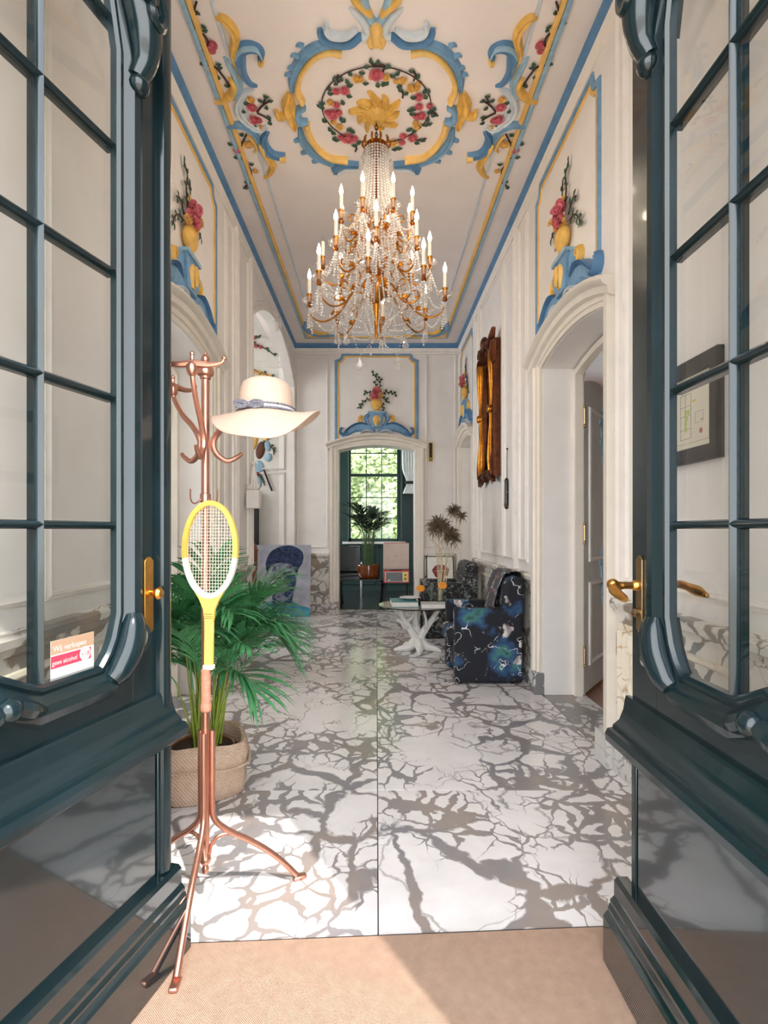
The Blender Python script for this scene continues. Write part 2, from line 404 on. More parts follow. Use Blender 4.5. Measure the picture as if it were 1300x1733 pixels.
    def build(s, name, material, parent=None, local=False, sharp=38, bevel=0):
        inv = None
        if parent is not None and not local: inv = WM[parent.name].inverted()
        o = bpy.data.objects.new(name, s.mesh(name, material, inv, sharp)); COL.objects.link(o)
        if parent is not None: o.parent = parent; WM[o.name] = WM[parent.name]
        else: WM[o.name] = Matrix.Identity(4)
        if bevel:
            b = o.modifiers.new('bevel', 'BEVEL'); b.width = bevel; b.segments = 2; b.limit_method = 'ANGLE'
        return o
WM = {}
def tag(o, label=None, cat=None, group=None, kind=None):
    if label: o['label'] = label
    if cat: o['category'] = cat
    if group: o['group'] = group
    if kind: o['kind'] = kind
    return o
def thing(name, label, cat, loc=(0, 0, 0), rz=0, group=None):
    o = bpy.data.objects.new(name, None); COL.objects.link(o); o.empty_display_size = .05
    o.location = loc; o.rotation_euler = (0, 0, rz); WM[o.name] = Matrix.Translation(Vector(loc)) @ Matrix.Rotation(rz, 4, 'Z')
    return tag(o, label, cat, group)
def struct(o, label, cat): return tag(o, label, cat, kind='structure')
def root_mesh(mb, name, material, loc, label, cat, group=None, sharp=38, bevel=0):
    """a thing that is one mesh, its origin at loc; verts given in world space"""
    inv = Matrix.Translation(-Vector(loc))
    o = bpy.data.objects.new(name, mb.mesh(name, material, inv, sharp)); COL.objects.link(o); o.location = loc
    WM[o.name] = Matrix.Translation(Vector(loc))
    if bevel:
        b = o.modifiers.new('bevel', 'BEVEL'); b.width = bevel; b.segments = 2; b.limit_method = 'ANGLE'
    return tag(o, label, cat, group)
def inst(me, name, parent, Mw):
    o = bpy.data.objects.new(name, me); COL.objects.link(o); o.parent = parent
    o.matrix_basis = WM[parent.name].inverted() @ Mw; WM[o.name] = Mw; return o
def text_obj(s, F, a, b, c, size, material, parent, name='lettering', rot=0.0):
    cu = bpy.data.curves.new('lettering', 'FONT'); cu.body = s; cu.size = size; cu.align_x = 'LEFT'
    ob = bpy.data.objects.new('tmp', cu); COL.objects.link(ob); bpy.context.view_layer.update()
    me = bpy.data.meshes.new_from_object(ob.evaluated_get(bpy.context.evaluated_depsgraph_get())); bpy.data.objects.remove(ob)
    me.materials.clear(); me.materials.append(M[material]); me.name = name
    return inst(me, name, parent, F.mat(a, b, c, rot))
def circle(r, n, cx=0, cy=0, a0=0, a1=2*PI): return [(cx+r*math.cos(a0+(a1-a0)*k/n), cy+r*math.sin(a0+(a1-a0)*k/n)) for k in range(n)]
def arc(u0, u1, spring, crown, n=14):
    """segmental arch from (u0, spring) to (u1, spring) through the crown"""
    h = (u1-u0)/2; c = (u0+u1)/2; s = crown-spring; R = (h*h+s*s)/(2*s); zc = crown-R; a = math.asin(min(1, h/R))
    if s > h: a = PI-a
    return [(c+R*math.sin(-a+2*a*k/n), zc+R*math.cos(-a+2*a*k/n)) for k in range(n+1)]
# shared small plaster pieces
def rose_mesh(name, material):
    mb = MB(); rnd = random.Random(3)
    for ring, (n, rr, tilt, sz) in enumerate(((6, .62, .35, .50), (5, .36, .9, .42), (3, .14, 1.25, .32))):
        for k in range(n):
            a = 2*PI*k/n+ring*.5+rnd.uniform(-.15, .15)
            T = Matrix.Rotation(a, 4, 'Z') @ Matrix.Translation((rr, 0, .06+.14*ring)) @ Matrix.Rotation(-tilt, 4, 'Y')
            vs = []
            for i in range(4):
                for j in range(4):
                    x = -.5+i/3; y = -.5+j/3; k2 = math.sqrt(max(.05, 1-(x*x+y*y)*1.2))
                    vs.append(T @ Vector((x*sz*1.7*k2, y*sz*2.2*k2, .25*sz*(x*x+y*y)*4*.5+.06*(x > .3))))
            mb.add(vs, [(i*4+j, i*4+j+1, i*4+j+5, i*4+j+4) for i in range(3) for j in range(3)])
    mb.ball((0, 0, .12), .4, 8, 5, (1, 1, .8))
    return mb.mesh(name, material, sharp=70)
ROSE = {'p': rose_mesh('rose', 'pink'), 'y': rose_mesh('rose', 'petal_yellow'), 'w': rose_mesh('rose', 'petal_pale')}
def leaf_mesh():
    mb = MB(); vs = []
    for x, w_, z in ((0, .04, .05), (.25, .30, .16), (.55, .36, .20), (.8, .2, .14), (1.0, .01, .04)):
        vs += [(x, -w_, z), (x, 0, z+.10), (x, w_, z)]
    mb.add(vs, [(i*3+j, i*3+j+1, i*3+j+4, i*3+j+3) for i in range(4) for j in range(2)])
    return mb.mesh('leaf', 'leaf_paint', sharp=80)
LEAF = leaf_mesh()
# ------------------------------------------------------------------ the setting
DC, DA, DB = 3.74, 3.13, 4.33                                                   # centre of the facing pair of side doors
OP = dict(spring=2.54, crown=2.62)
def wall(name, F, u0, u1, top, openings, thick, label, material='plaster'):
    mb = MB(); u = u0
    for a, b, sp, cr, *th in sorted(openings):
        if a > u: mb.prism(F, [(u, 0), (a, 0), (a, top), (u, top)], -thick, 0)
        mb.prism(F, arc(a, b, sp, cr)+[(b, top), (a, top)], -(th[0] if th else thick), 0); u = b
    if u < u1: mb.prism(F, [(u, 0), (u1, 0), (u1, top), (u, top)], -thick, 0)
    return struct(mb.build(name, material), label, 'wall')
D2 = (7.42, 8.46)
ARCH = (5.74, 8.60, 3.50, 3.93)
wall_right = wall('wall_right', F_R, YF, YE, HC+.1, [(DA, DB, 2.54, 2.62), (*D2, 2.54, 2.62)], .33, 'white panelled hall wall with gilt mirror, on the right')
wall_left = wall('wall_left', F_L, YF, YE, HC+.1, [(DA, DB, 2.54, 2.62), (*ARCH, .10)], .33, 'white panelled hall wall with arch to the stairs, on the left')
wall_end = wall('wall_end', F_E, -1.63, 1.63, HC+.1, [(-.59, .60, 2.54, 2.62)], .30, 'far end wall of the hall with arched doorway')
F_F = Fr((0, YF, 0), (1, 0, 0), (0, 0, 1), (0, 1, 0))
mb = MB(); mb.b2((-4.3, YF-.14, 0), (-.95, YF, 5.4)); mb.b2((.79, YF-.14, 0), (4.4, YF, 5.4)); mb.b2((-.95, YF-.14, 3.62), (.79, YF, 5.4))
wall_front = struct(mb.build('wall_front', 'house_brick'), 'street front wall around the double entrance door', 'wall')
mb = MB(); mb.b2((-1.63, YF-.1, HC), (1.63, YE+.3, HC+.12))
ceiling = struct(mb.build('ceiling', 'ceiling_plaster'), 'pinkish white plaster hall ceiling with painted stucco', 'ceiling')
mb = MB(); mb.b2((-1.64, YF-.14, -.12), (1.64, YE+.02, -.022))
floor = struct(mb.build('floor', 'joint_dark'), 'marble slab floor of the hall, white with grey breccia veins', 'floor')
rows = [.5, .79, 2.74, 4.68, 6.72, 8.70]
for i in range(len(rows)-1):
    for x0, x1 in ((-1.298, .004), (.008, 1.298)):
        m2 = MB(); x_, y_ = (x0+x1)/2, (rows[i]+rows[i+1])/2
        m2.b2((x0-x_, rows[i]+.003-y_, -.022), (x1-x_, rows[i+1]-.003-y_, 0))
        inst(m2.mesh('marble_slab', 'marble_floor'), 'marble_slab', floor, Matrix.Translation((x_, y_, 0)))
for F, a, b, side in ((F_R, DA, DB, 1), (F_L, DA, DB, -1), (F_R, *D2, 1), (F_L, ARCH[0], ARCH[1], -1)):
    m2 = MB(); m2.b2((side*1.302, a+.002, -.022), (side*1.63, b-.002, -.001)); m2.build('threshold_slab', 'marble_base', floor)
m2 = MB(); m2.b2((-.588, YE+.002, -.022), (.598, YE+.3, -.001)); m2.build('threshold_slab', 'marble_base', floor)
mb = MB(); mb.b2((-14, -16, -.16), (14, YF-.145, -.03))
ground = struct(mb.build('ground', 'gravel'), 'unseen pale gravel ground outside the front door, bouncing light inside', 'ground')  # out of view; laid pale to bounce sunlight up into the hall

# --- mouldings
P_PANEL = [(0, 0), (.004, .018), (.016, .024), (.026, .012), (.034, .010), (.036, 0)]
P_ARCH = [(.004, 0), (.004, .022), (.03, .024), (.036, .036), (.085, .038), (.092, .055), (.135, .058), (.145, .03), (.147, 0)]
P_HOOD = [(0, 0), (.004, .10), (-.02, .115), (-.04, .10), (-.05, .075), (-.085, .065), (-.095, .045), (-.10, 0)]
def rect(F, parent, a0, a1, b0, b1):
    m = MB(); m.sweep(F, [(a0, b0), (a0, b1), (a1, b1), (a1, b0)], P_PANEL, True); return m.build('panel_moulding', 'trim_white', parent)
def doorcase(F, parent, a, b, half=.80):
    m = MB(); m.sweep(F, [(a, .17)]+arc(a, b, 2.54, 2.62, 12)+[(b, .17)], P_ARCH); m.build('architrave', 'architrave_cream', parent)
    c = (a+b)/2; m = MB(); m.sweep(F, arc(c-half, c+half, 2.63, 2.79, 16), P_HOOD); m.build('door_hood', 'architrave_cream', parent)
    for x in (a-.155, b-.005):
        m = MB(); m.fbox(F, x, x+.16, 0, .17, -.01, .068); m.build('plinth_block', 'marble_base', parent, bevel=.004)
def bluepanel(F, parent, a, b, top=3.98, bot=2.66, k=.10):
    def path(i):
        A, B, T, r = a+i, b-i, top-i, k
        l = [(A+r*math.sin(x)-0, T-r*math.cos(x)) for x in (0, PI/6, PI/3, PI/2)]
        return [(A, bot)]+l+[(2*((a+b)/2)-x, y) for x, y in reversed(l)]+[(B, bot)]
    m = MB(); m.sweep(F, path(0), [(0, 0), (.002, .012), (.02, .018), (.040, .012), (.044, 0)]); m.build('panel_border', 'blue', parent)
    m = MB(); m.sweep(F, path(0), [(-.030, 0), (-.028, .008), (-.015, .012), (-.003, .008), (-.001, 0)]); m.build('gold_line', 'stripe_gold', parent)
for F, wl in ((F_R, wall_right), (F_L, wall_left)):
    doorcase(F, wl, DA, DB); bluepanel(F, wl, 3.25, 4.46)
doorcase(F_R, wall_right, *D2, half=.70); bluepanel(F_R, wall_right, D2[0]+.02, D2[1]-.02)
doorcase(F_E, wall_end, -.59, .60); bluepanel(F_E, wall_end, -.61, .62, 4.02)
# right wall panels (along y)
for a0, a1 in ((5.66, 6.82), (5.24, 5.58), (1.0, 2.45)): rect(F_R, wall_right, a0, a1, 1.04, 3.97)
for a0, a1 in ((2.60, 2.86), (4.78, 5.00), (7.02, 7.16), (8.55, 8.64)): rect(F_R, wall_right, a0, a1, 1.04, 3.97)
for a0, a1 in ((1.45, 2.1), (2.20, 2.85), (4.78, 5.00), (5.2, 5.58), (.7, 1.35)): rect(F_L, wall_left, a0, a1, 1.04, 3.97)
for a0, a1 in ((-1.22, -.78), (.80, 1.22)): rect(F_E, wall_end, a0, a1, 1.04, 4.0)
for F, wl, a in ((F_R, wall_right, 5.10), (F_R, wall_right, 6.92), (F_R, wall_right, 7.24), (F_R, wall_right, 2.93), (F_R, wall_right, 2.53),
                 (F_L, wall_left, 5.08), (F_L, wall_left, 2.93), (F_L, wall_left, 5.66)):
    m = MB(); m.sweep(F, [(a, .93), (a, 4.06)], [(-.02, 0), (-.018, .028), (0, .04), (.018, .028), (.02, 0)]); m.build('pilaster_bead', 'trim_white', wl)
# arch moulding to the stairs
m = MB(); m.sweep(F_L, [(ARCH[0], .93)]+arc(*ARCH, 22)+[(ARCH[1], .93)], [(0, 0), (.0, .03), (.02, .04), (.05, .03), (.06, .012), (.09, .012), (.1, 0)]); m.build('arch_moulding', 'trim_white', wall_left)
m = MB(); c_ = (ARCH[0]+ARCH[1])/2
m.relief(F_L, [(c_-.16, 3.92), (c_-.2, 4.0), (c_-.1, 4.07), (c_, 4.02), (c_+.1, 4.07), (c_+.2, 4.0), (c_+.16, 3.92)], [.03, .06, .05, .07, .05, .06, .03], .05)
m.relief(F_L, [(c_, 3.85), (c_-.05, 3.95), (c_, 4.05)], [.03, .1, .03], .06); m.build('keystone_scroll', 'plaster', wall_left)
# marble dado
def dado(F, parent, a0, a1, fluted=False):
    m = MB(); m.fbox(F, a0, a1, .135, .84, -.005, .018); m.build('dado_panel', 'marble_dado', parent)
    m = MB(); m.sweep(F, [(a0, .0), (a1, .0)], [(0, 0), (0, .036), (.11, .036), (.125, .026), (.135, .018), (.135, 0)]); m.build('dado_base', 'marble_base', parent)
    m = MB(); m.sweep(F, [(a0, .84), (a1, .84)], [(0, 0), (0, .024), (.025, .034), (.035, .05), (.065, .055), (.08, .045), (.085, 0)]); m.build('dado_rail', 'marble_dado', parent)
def dado_panelled(F, parent, a0, a1):
    m = MB(); m.sweep(F, [(a0, .20), (a0, .78), (a1, .78), (a1, .20)], [(0, .018), (-.004, .032), (-.02, .036), (-.03, .026), (-.034, .018)], True); m.build('dado_moulding', 'marble_cream', parent)
dado(F_R, wall_right, YF, 2.97); dado(F_R, wall_right, 4.49, 7.26); dado(F_L, wall_left, YF, 2.97); dado(F_L, wall_left, 4.49, 5.73)
dado(F_R, wall_right, 8.62, 8.7)
dado(F_E, wall_end, -1.3, -.745); dado(F_E, wall_end, .755, 1.3)
for a0, a1 in ((5.2, 5.95), (6.1, 6.85)): dado_panelled(F_R, wall_right, a0, a1)
for a0, a1 in ((1.0, 1.75), (1.9, 2.6)): dado_panelled(F_R, wall_right, a0, a1); dado_panelled(F_L, wall_left, a0, a1)
m = MB(); m.fbox(F_R, 2.49, 2.93, .145, .80, .018, .024); m.build('fluted_panel', 'marble_cream', wall_right)
for k in range(7):
    a = 2.525+k*.0617; m = MB(); m.sweep(F_R, [(a, .16), (a, .76)], [(-.022, .023), (-.018, .038), (0, .046), (.018, .038), (.022, .023)]); m.build('flute', 'marble_cream', wall_right)

# cornice and ceiling bands
trim_1 = struct(MB().sweep(F_C, [(XL, YF), (XR, YF), (XR, YE), (XL, YE)], [(0, .07), (.012, .07), (.022, .052), (.036, .040), (.046, .022), (.052, 0)], True).build('trim_1', 'blue_deep'), 'blue painted cornice line around the hall ceiling', 'cornice')
trim_2 = struct(MB().sweep(F_C, [(XL, YF), (XR, YF), (XR, YE), (XL, YE)], [(0, .16), (.012, .16), (.02, .135), (.012, .12), (.022, .09), (.028, .071), (0, .07)], True).build('trim_2', 'trim_white'), 'white cornice moulding under the blue ceiling line', 'cornice')
def band(name, x, y1, w_, h_, material, label):
    o = MB().sweep(F_C, [(-x, .75), (x, .75), (x, y1), (-x, y1)], [(0, 0), (.002, h_*.7), (w_/2, h_), (w_-.002, h_*.7), (w_, 0)], True).build(name, material)
    return struct(o, label, 'ceiling band')
band('trim_3', 1.085, 8.42, .034, .022, 'blue_pale', 'blue painted band framing the ceiling, outside the gold one')
band('trim_4', 1.050, 8.385, .034, .022, 'stripe_gold', 'gold painted band framing the ceiling, inside the blue one')
band('trim_5', .915, 8.25, .022, .012, 'blue_white', 'thin pale blue band on the ceiling, innermost of the three')

# --- rooms beyond
def room(tagname, x0, x1, y0, y1, top, walls, material, ceilmat, label, t=.12):
    """walls: which sides get a wall, with an optional opening (a0, a1, z0, z1)"""
    m = MB()
    for side, op in walls.items():
        ax = side[0] == 'x'; c = {'x0': x0, 'x1': x1, 'y0': y0, 'y1': y1}[side]
        lo, hi = (y0-t, y1+t) if ax else (x0-t, x1+t); d0, d1 = (c-t, c) if side[1] == '0' else (c, c+t)
        def put(a0, a1, z0, z1):
            if ax: m.b2((d0, a0, z0), (d1, a1, z1))
            else: m.b2((a0, d0, z0), (a1, d1, z1))
        if op is None: put(lo, hi, -.1, top)
        else:
            a0, a1, z0, z1 = op; put(lo, a0, -.1, top); put(a1, hi, -.1, top); put(a0, a1, -.1, z0); put(a0, a1, z1, top)
    o = struct(m.build('wall_'+tagname, material), 'walls of the '+label, 'wall')
    c = MB(); c.b2((x0-t, y0-t, top), (x1+t, y1+t, top+.12)); struct(c.build('ceiling_'+tagname, ceilmat), 'ceiling of the '+label, 'ceiling'); return o
WIN = (-.60, .50, 1.05, 3.35)
room('garden_room', -2.3, 2.3, 9.0, 11.9, 3.9, {'x0': (9.7, 11.2, 1.0, 3.3), 'x1': None, 'y1': WIN}, 'dark_green', 'stair_plaster', 'dark green garden room')
room('side_room', 1.63, 4.2, 1.2, 6.9, 2.95, {'x1': None, 'y0': None, 'y1': (2.2, 3.7, .9, 2.4)}, 'stair_plaster', 'wood_ceiling', 'side room with brown timber ceiling')  # opening in the far wall is out of view, added to let daylight in
room('cloak_room', -4.1, -1.63, 1.2, 5.2, 2.95, {'x0': (2.4, 4.4, 1.0, 2.6), 'y0': None, 'y1': None}, 'stair_plaster', 'stair_plaster', 'cloak room behind the left door')
room('stair_hall', -4.1, -1.63, 5.45, 8.60, 4.9, {'x0': (5.9, 7.6, 1.4, 3.9), 'y0': None, 'y1': None}, 'stair_plaster', 'stair_plaster', 'stair hall beyond the arch')  # unseen outer wall opening, added so daylight reaches the arch and far hall
m = MB(); m.b2((-1.75, 5.33, HC+.05), (-1.63, 8.74, 4.95)); struct(m.build('wall_stair_hall_upper', 'stair_plaster'), 'upper wall of the stair hall above the arch', 'wall')
m = MB(); m.b2((-2.3, 9.0, -.12), (2.3, 11.9, -.004)); struct(m.build('floor_garden_room', 'floor_dark'), 'dark polished floor of the garden room', 'floor')
m = MB(); m.b2((-4.1, 1.2, -.12), (-1.632, 8.62, -.006)); struct(m.build('floor_stair_hall', 'marble_base'), 'grey marble floor of the stair hall and cloak room', 'floor')
fl = struct(MB().b2((1.632, 1.2, -.12), (4.2, 6.9, -.03)).build('floor_side_room', 'wood_dark'), 'brown plank floor of the side room', 'floor')
for k in range(13):
    x = 1.640+k*.195; MB().b2((x, 1.25, -.03), (x+.19, 6.85, -.006)).build('floor_plank', 'wood_brown', fl)
# garden room window
win = struct(thing('window_1', 'tall green sash window with small panes onto the garden', 'window', (-.05, 11.9, 1.05)), 'tall green sash window with small panes onto the garden', 'window')
F_G = Fr((0, 11.9, 0), (1, 0, 0), (0, 0, 1), (0, -1, 0))
m = MB()
for a0, a1, b0, b1 in ((-.60, -.545, 1.05, 3.35), (.445, .50, 1.05, 3.35), (-.60, .50, 1.05, 1.11), (-.60, .50, 3.29, 3.35)): m.fbox(F_G, a0, a1, b0, b1, -.1, .02)
m.build('window_frame', 'dark_green', win)
m = MB(); m.fbox(F_G, -.545, .445, 2.44, 2.50, -.08, .0); m.build('meeting_rail', 'dark_green', win)
cols = [-.545+.33*k for k in range(4)]; rws = [1.11, 1.55, 1.99, 2.44, 2.50, 2.94, 3.29]
for x in cols[1:3]: MB().fbox(F_G, x-.009, x+.009, 1.11, 3.29, -.07, -.01).build('glazing_bar', 'dark_green', win)
for z in (1.55, 1.99, 2.94): MB().fbox(F_G, -.545, .445, z-.009, z+.009, -.068, -.012).build('glazing_bar', 'dark_green', win)
for i in range(3):
    for j in (0, 1, 2, 4, 5): MB().fbox(F_G, cols[i]+.009, cols[i+1]-.009, rws[j]+.009, rws[j+1]-.009, -.045, -.040).build('window_pane', 'glass', win)
MB().fbox(F_G, -.72, .62, 1.0, 1.045, 0, .16).build('window_sill', 'white_gloss', win)
for s_, x in ((-1, -.62), (1, .52)):
    sh = MB().fbox(F_G, x, x+.02*s_*0+.0+(.24*s_ if 0 else .0)+.03, 1.05, 3.35, 0, .26).build('shutter', 'dark_green', win)
    MB().fbox(F_G, min(x, x+.2*s_), max(x, x+.2*s_)+.03, 1.05, 3.35, .0, .03).build('shutter_casing', 'dark_green', win)
for x0 in (-1.5, -.75, 0.0, .75):
    MB().sweep(F_G, [(x0+.05, .15), (x0+.05, .9), (x0+.70, .9), (x0+.70, .15)], P_PANEL, True).build('panel_moulding', 'dark_green', bpy.data.objects['wall_garden_room'])
# hedge in the garden
rnd = random.Random(5); m = MB()
for k in range(14000):
    x, z = rnd.uniform(-3.6, 3.4), rnd.uniform(.0, 6.0); y = 16.6+rnd.uniform(0, .7)+.35*math.sin(x*2.1+z*1.7)+.25*math.sin(z*3.1)
    a, b = rnd.uniform(0, 2*PI), rnd.uniform(-.9, .9); sz = rnd.uniform(.05, .11)
    u = Vector((math.cos(a), math.sin(a)*.4, math.sin(b))).normalized()*sz; v = u.cross(Vector((rnd.uniform(-.5, .5), -1, rnd.uniform(-.2, .9)))).normalized()*sz*.55
    p = Vector((x, y, z)); m.add([p-u, p-v, p+u, p+v], [(0, 1, 2, 3)])
mat('hedge_leaf', (168, 186, 130), .6, var=.35, vscale=3)
hedge = m.build('hedge', 'hedge_leaf'); tag(hedge, 'sunlit green hedge in the garden beyond the far window', 'hedge', kind='stuff')
m = MB(); m.b2((-4, 17.6, -.1), (4, 17.8, 6.2)); mat('hedge_core', (120, 140, 92), .8, var=.2, vscale=3); m.build('hedge_core', 'hedge_core', hedge)
MB().b2((-8, 12.05, -.2), (8, 24, -.05)).build('lawn', 'stem_green'); struct(bpy.data.objects['lawn'], 'lawn of the garden behind the house', 'ground')
# ------------------------------------------------------------------ front door leaves
LW, LH = 1.13, 3.52
def front_leaf(name, label, P, ang, nsign):
    """P: free edge on the floor plan; ang: direction from the free edge to the hinge"""
    u = Vector((math.cos(ang), math.sin(ang), 0)); n = Vector((-u.y, u.x, 0))*nsign
    F = Fr((P[0], P[1], .014), u, (0, 0, 1), n); top = LH
    root = struct(thing(name, label, 'door', (P[0], P[1], .014)), label, 'door')
    m = MB()
    for a0, a1, b0, b1 in ((0, .14, 0, top), (LW-.14, LW, 0, top), (.14, LW-.14, 0, .88), (.14, LW-.14, 3.30, top)): m.fbox(F, a0, a1, b0, b1, -.055, 0)
    m.build('leaf_frame', 'door_paint', root, bevel=.002)
    g0, g1, b0, b1 = .160, LW-.160, .87, 3.33
    prof = [(-.040, 0), (-.039, .008), (-.030, .022), (-.010, .031), (.010, .028), (.022, .016), (.030, .009), (.038, .014), (.046, .013), (.052, .004), (.053, -.014)]
    lo = [(g0, 1.04), (g0+.008, 1.012), (g0+.022, .965), (g0+.046, .922), (g0+.076, .888), (g0+.095, b0)]
    c = LW/2
    bot = lo+[(c-.10, b0), (c-.05, b0+.02), (c, b0+.045), (c+.05, b0+.02), (c+.10, b0)]+[(LW-x, y) for x, y in reversed(lo)]
    path = bot+[(g1, 2.55), (g1-.03, 2.68), (g1-.05, 2.9), (g1-.16, 3.2), (c, b1), (g0+.16, 3.2), (g0+.05, 2.9), (g0+.03, 2.68), (g0, 2.55)]
    m = MB(); m.sweep(F, path, prof, True); m.build('glazing_moulding', 'door_paint', root, sharp=30)
    # spandrels filling between the square frame opening and the curved moulding
    for pts in ([(g0, .86), (g0, 1.04)]+lo[1:]+[(g0+.095, .86)], [(g1, .86), (g1, 1.04)]+[(LW-x, y) for x, y in lo[1:]]+[(g1-.095, .86)],
                [(g0, 2.55), (g0+.03, 2.68), (g0+.05, 2.9), (g0+.16, 3.2), (c, b1), (c, 3.34), (g0, 3.34)], [(g1, 2.55), (g1-.03, 2.68), (g1-.05, 2.9), (g1-.16, 3.2), (c, b1), (c, 3.34), (g1, 3.34)]):
        MB().prism(F, pts, -.05, -.002).build('spandrel', 'door_paint', root)
    # fat carved corner pieces at the foot of the moulding and scrolls at the shoulders
    for s_, x in ((1, g0), (-1, g1)):
        m = MB(); m.stube([F(x+s_*.002, 1.035, .014), F(x+s_*.010, 1.005, .022), F(x+s_*.030, .950, .026), F(x+s_*.062, .902, .022), F(x+s_*.085, .880, .014)], [.026, .034, .038, .034, .026], 10)
        m.stube([F(x-s_*.022, 1.01, .016), F(x-s_*.036, .98, .022), F(x-s_*.024, .945, .022), F(x+s_*.004, .925, .026)], [.012, .02, .02, .012], 8)
        m.build('corner_scroll', 'door_paint', root)
        m = MB(); m.stube([F(x+s_*.0, 2.50, .026), F(x-s_*.012, 2.55, .04), F(x+s_*.0, 2.62, .05), F(x+s_*.03, 2.72, .045), F(x+s_*.05, 2.84, .03)], [.026, .036, .048, .048, .03], 10)
        m.stube([F(x+s_*(.01+.045*math.cos(t)*(1-t/12)), 2.66+.06*math.sin(t)*(1-t/12), .095) for t in [k*.7 for k in range(12)]], .013, 6)
        m.ball(F(x-s_*.005, 2.485, .03), .03, 10, 8); m.build('shoulder_scroll', 'door_paint', root)
    m = MB(); m.ball(F(c, b0+.03, .036), .026, 12, 8)
    for s_ in (-1, 1): m.stube([F(c+s_*.02, b0+.03, .03), F(c+s_*.06, b0+.012, .028), F(c+s_*.11, b0-.004, .018)], [.022, .021, .010], 8)
    m.build('centre_knot', 'door_paint', root)
    # glazing bars and panes
    xs = [.22, .445, .685, .91]; zs = [.93, 1.28, 1.62, 1.955, 2.29, 2.62, 2.95, 3.30]
    bar = [(-.010, -.034), (-.010, -.010), (-.006, -.002), (0, .003), (.006, -.002), (.010, -.010), (.010, -.034)]
    for x in xs[1:3]: MB().sweep(F, [(x, .88), (x, 3.31)], bar).build('glazing_bar', 'door_paint', root)
    for z in zs[1:-1]: MB().sweep(F, [(.20, z), (LW-.20, z)], bar).build('glazing_bar', 'door_paint', root)
    for i in range(3):
        for j in range(7):
            MB().fbox(F, (.165 if i == 0 else xs[i]+.012), (LW-.165 if i == 2 else xs[i+1]-.012), (.885 if j == 0 else zs[j]+.012), (3.32 if j == 6 else zs[j+1]-.012), -.014, -.010).build('glass_pane', 'glass', root)
    # ledge, lower panel, plinth
    Fs = Fr(F.o, F.n, (0, 0, 1), F.u)
    MB().prism(Fs, [(0, .785), (.012, .785), (.016, .772), (.020, .745), (.032, .715), (.050, .700), (.052, .692), (.066, .690), (.074, .675), (.072, .655), (.060, .645), (.020, .640), (.016, .615), (0, .61)], -.014, LW+.01).build('ledge_moulding', 'door_paint', root, sharp=30)
    MB().fbox(F, .055, LW-.05, .24, .615, 0, .010).build('lower_panel', 'door_lacquer', root, bevel=.003)
    MB().fbox(F, .018, .045, .22, .615, 0, .012).build('panel_bead', 'door_paint', root, bevel=.004)
    MB().prism(Fs, [(0, .245), (.030, .245), (.040, .235), (.040, .19), (.052, .178), (.052, .168), (.058, .155), (.058, .148), (.066, .14), (.072, .13), (.072, 0), (0, 0)], -.03, LW+.01).build('kick_plinth', 'door_lacquer', root, sharp=20)
    return root, F
d1, F1 = front_leaf('door_1', 'open dark green glazed front door leaf, left one, with alcohol sticker', (-.642, 1.68), math.radians(270-14), 1)
d2, F2 = front_leaf('door_2', 'open dark green glazed front door leaf, right one, with brass lever handle', (.742, 1.61), math.radians(270), -1)
# astragal strip on the left leaf
MB().sweep(F1, [(.012, .25), (.012, LH)], [(-.026, -.05), (-.026, .006), (-.018, .020), (0, .026), (.018, .020), (.026, .006), (.026, 0)]).build('meeting_strip', 'door_paint', d1)
def plate_poly(a, b, w_, h_): return [(a-w_, b-h_+.012), (a-w_+.006, b-h_+.006), (a-.006, b-h_), (a+.006, b-h_), (a+w_-.006, b-h_+.006), (a+w_, b-h_+.012), (a+w_, b+h_-.012), (a+w_-.006, b+h_-.006), (a+.006, b+h_), (a-.006, b+h_), (a-w_+.006, b+h_-.006), (a-w_, b+h_-.012)]
pl = MB().prism(F1, plate_poly(.078, 1.078, .020, .112), 0, .006).build('lock_plate', 'brass', d1, bevel=.0015)
m = MB(); m.lathe([(.012, 0), (.010, .012), (.016, .020), (.018, .028), (.012, .036), (.001, .038)], M4=F1.mat(.072, 1.085, .006), n=14); m.build('latch_knob', 'brass', pl)
pl = MB().prism(F2, plate_poly(.052, 1.088, .018, .108), 0, .006).build('lock_plate', 'brass_dull', d2, bevel=.0015)
m = MB(); m.lathe([(.016, 0), (.014, .014), (.010, .018), (.010, .045)], M4=F2.mat(.050, 1.112, .006), n=14)
m.stube([F2(.050, 1.112, .045), F2(.046, 1.110, .064), F2(.060, 1.103, .078), F2(.085, 1.094, .080), F2(.12, 1.085, .078), F2(.135, 1.083, .078)], [.010, .014, .016, .014, .011, .006], 10)
m.ball(F2(.046, 1.114, .076), .017, 12, 8); m.build('lever_handle', 'brass', pl)
m = MB(); m.lathe([(.013, 0), (.012, .012), (.006, .014), (.006, .02), (.001, .021)], M4=F2.mat(.052, 1.035, .006), n=14); m.build('key_cylinder', 'brass_dull', pl)
pb = MB().prism(Fr(F2.o-F2.n*.055, F2.u, F2.v, -F2.n), plate_poly(.052, 1.088, .018, .108), 0, .006).build('lock_plate', 'brass_dull', d2)
Fb = Fr(F2.o-F2.n*.055, F2.u, F2.v, -F2.n)
m = MB(); m.lathe([(.018, 0), (.016, .014), (.010, .018), (.010, .04)], M4=Fb.mat(.05, 1.115, .006), n=14)
m.stube([Fb(.050, 1.115, .036), Fb(.052, 1.115, .055), Fb(.075, 1.110, .066), Fb(.11, 1.103, .070), Fb(.145, 1.097, .070)], [.010, .012, .012, .015, .008], 10); m.ball(Fb(.152, 1.096, .07), .007, 8, 6); m.build('lever_handle', 'brass', pb)
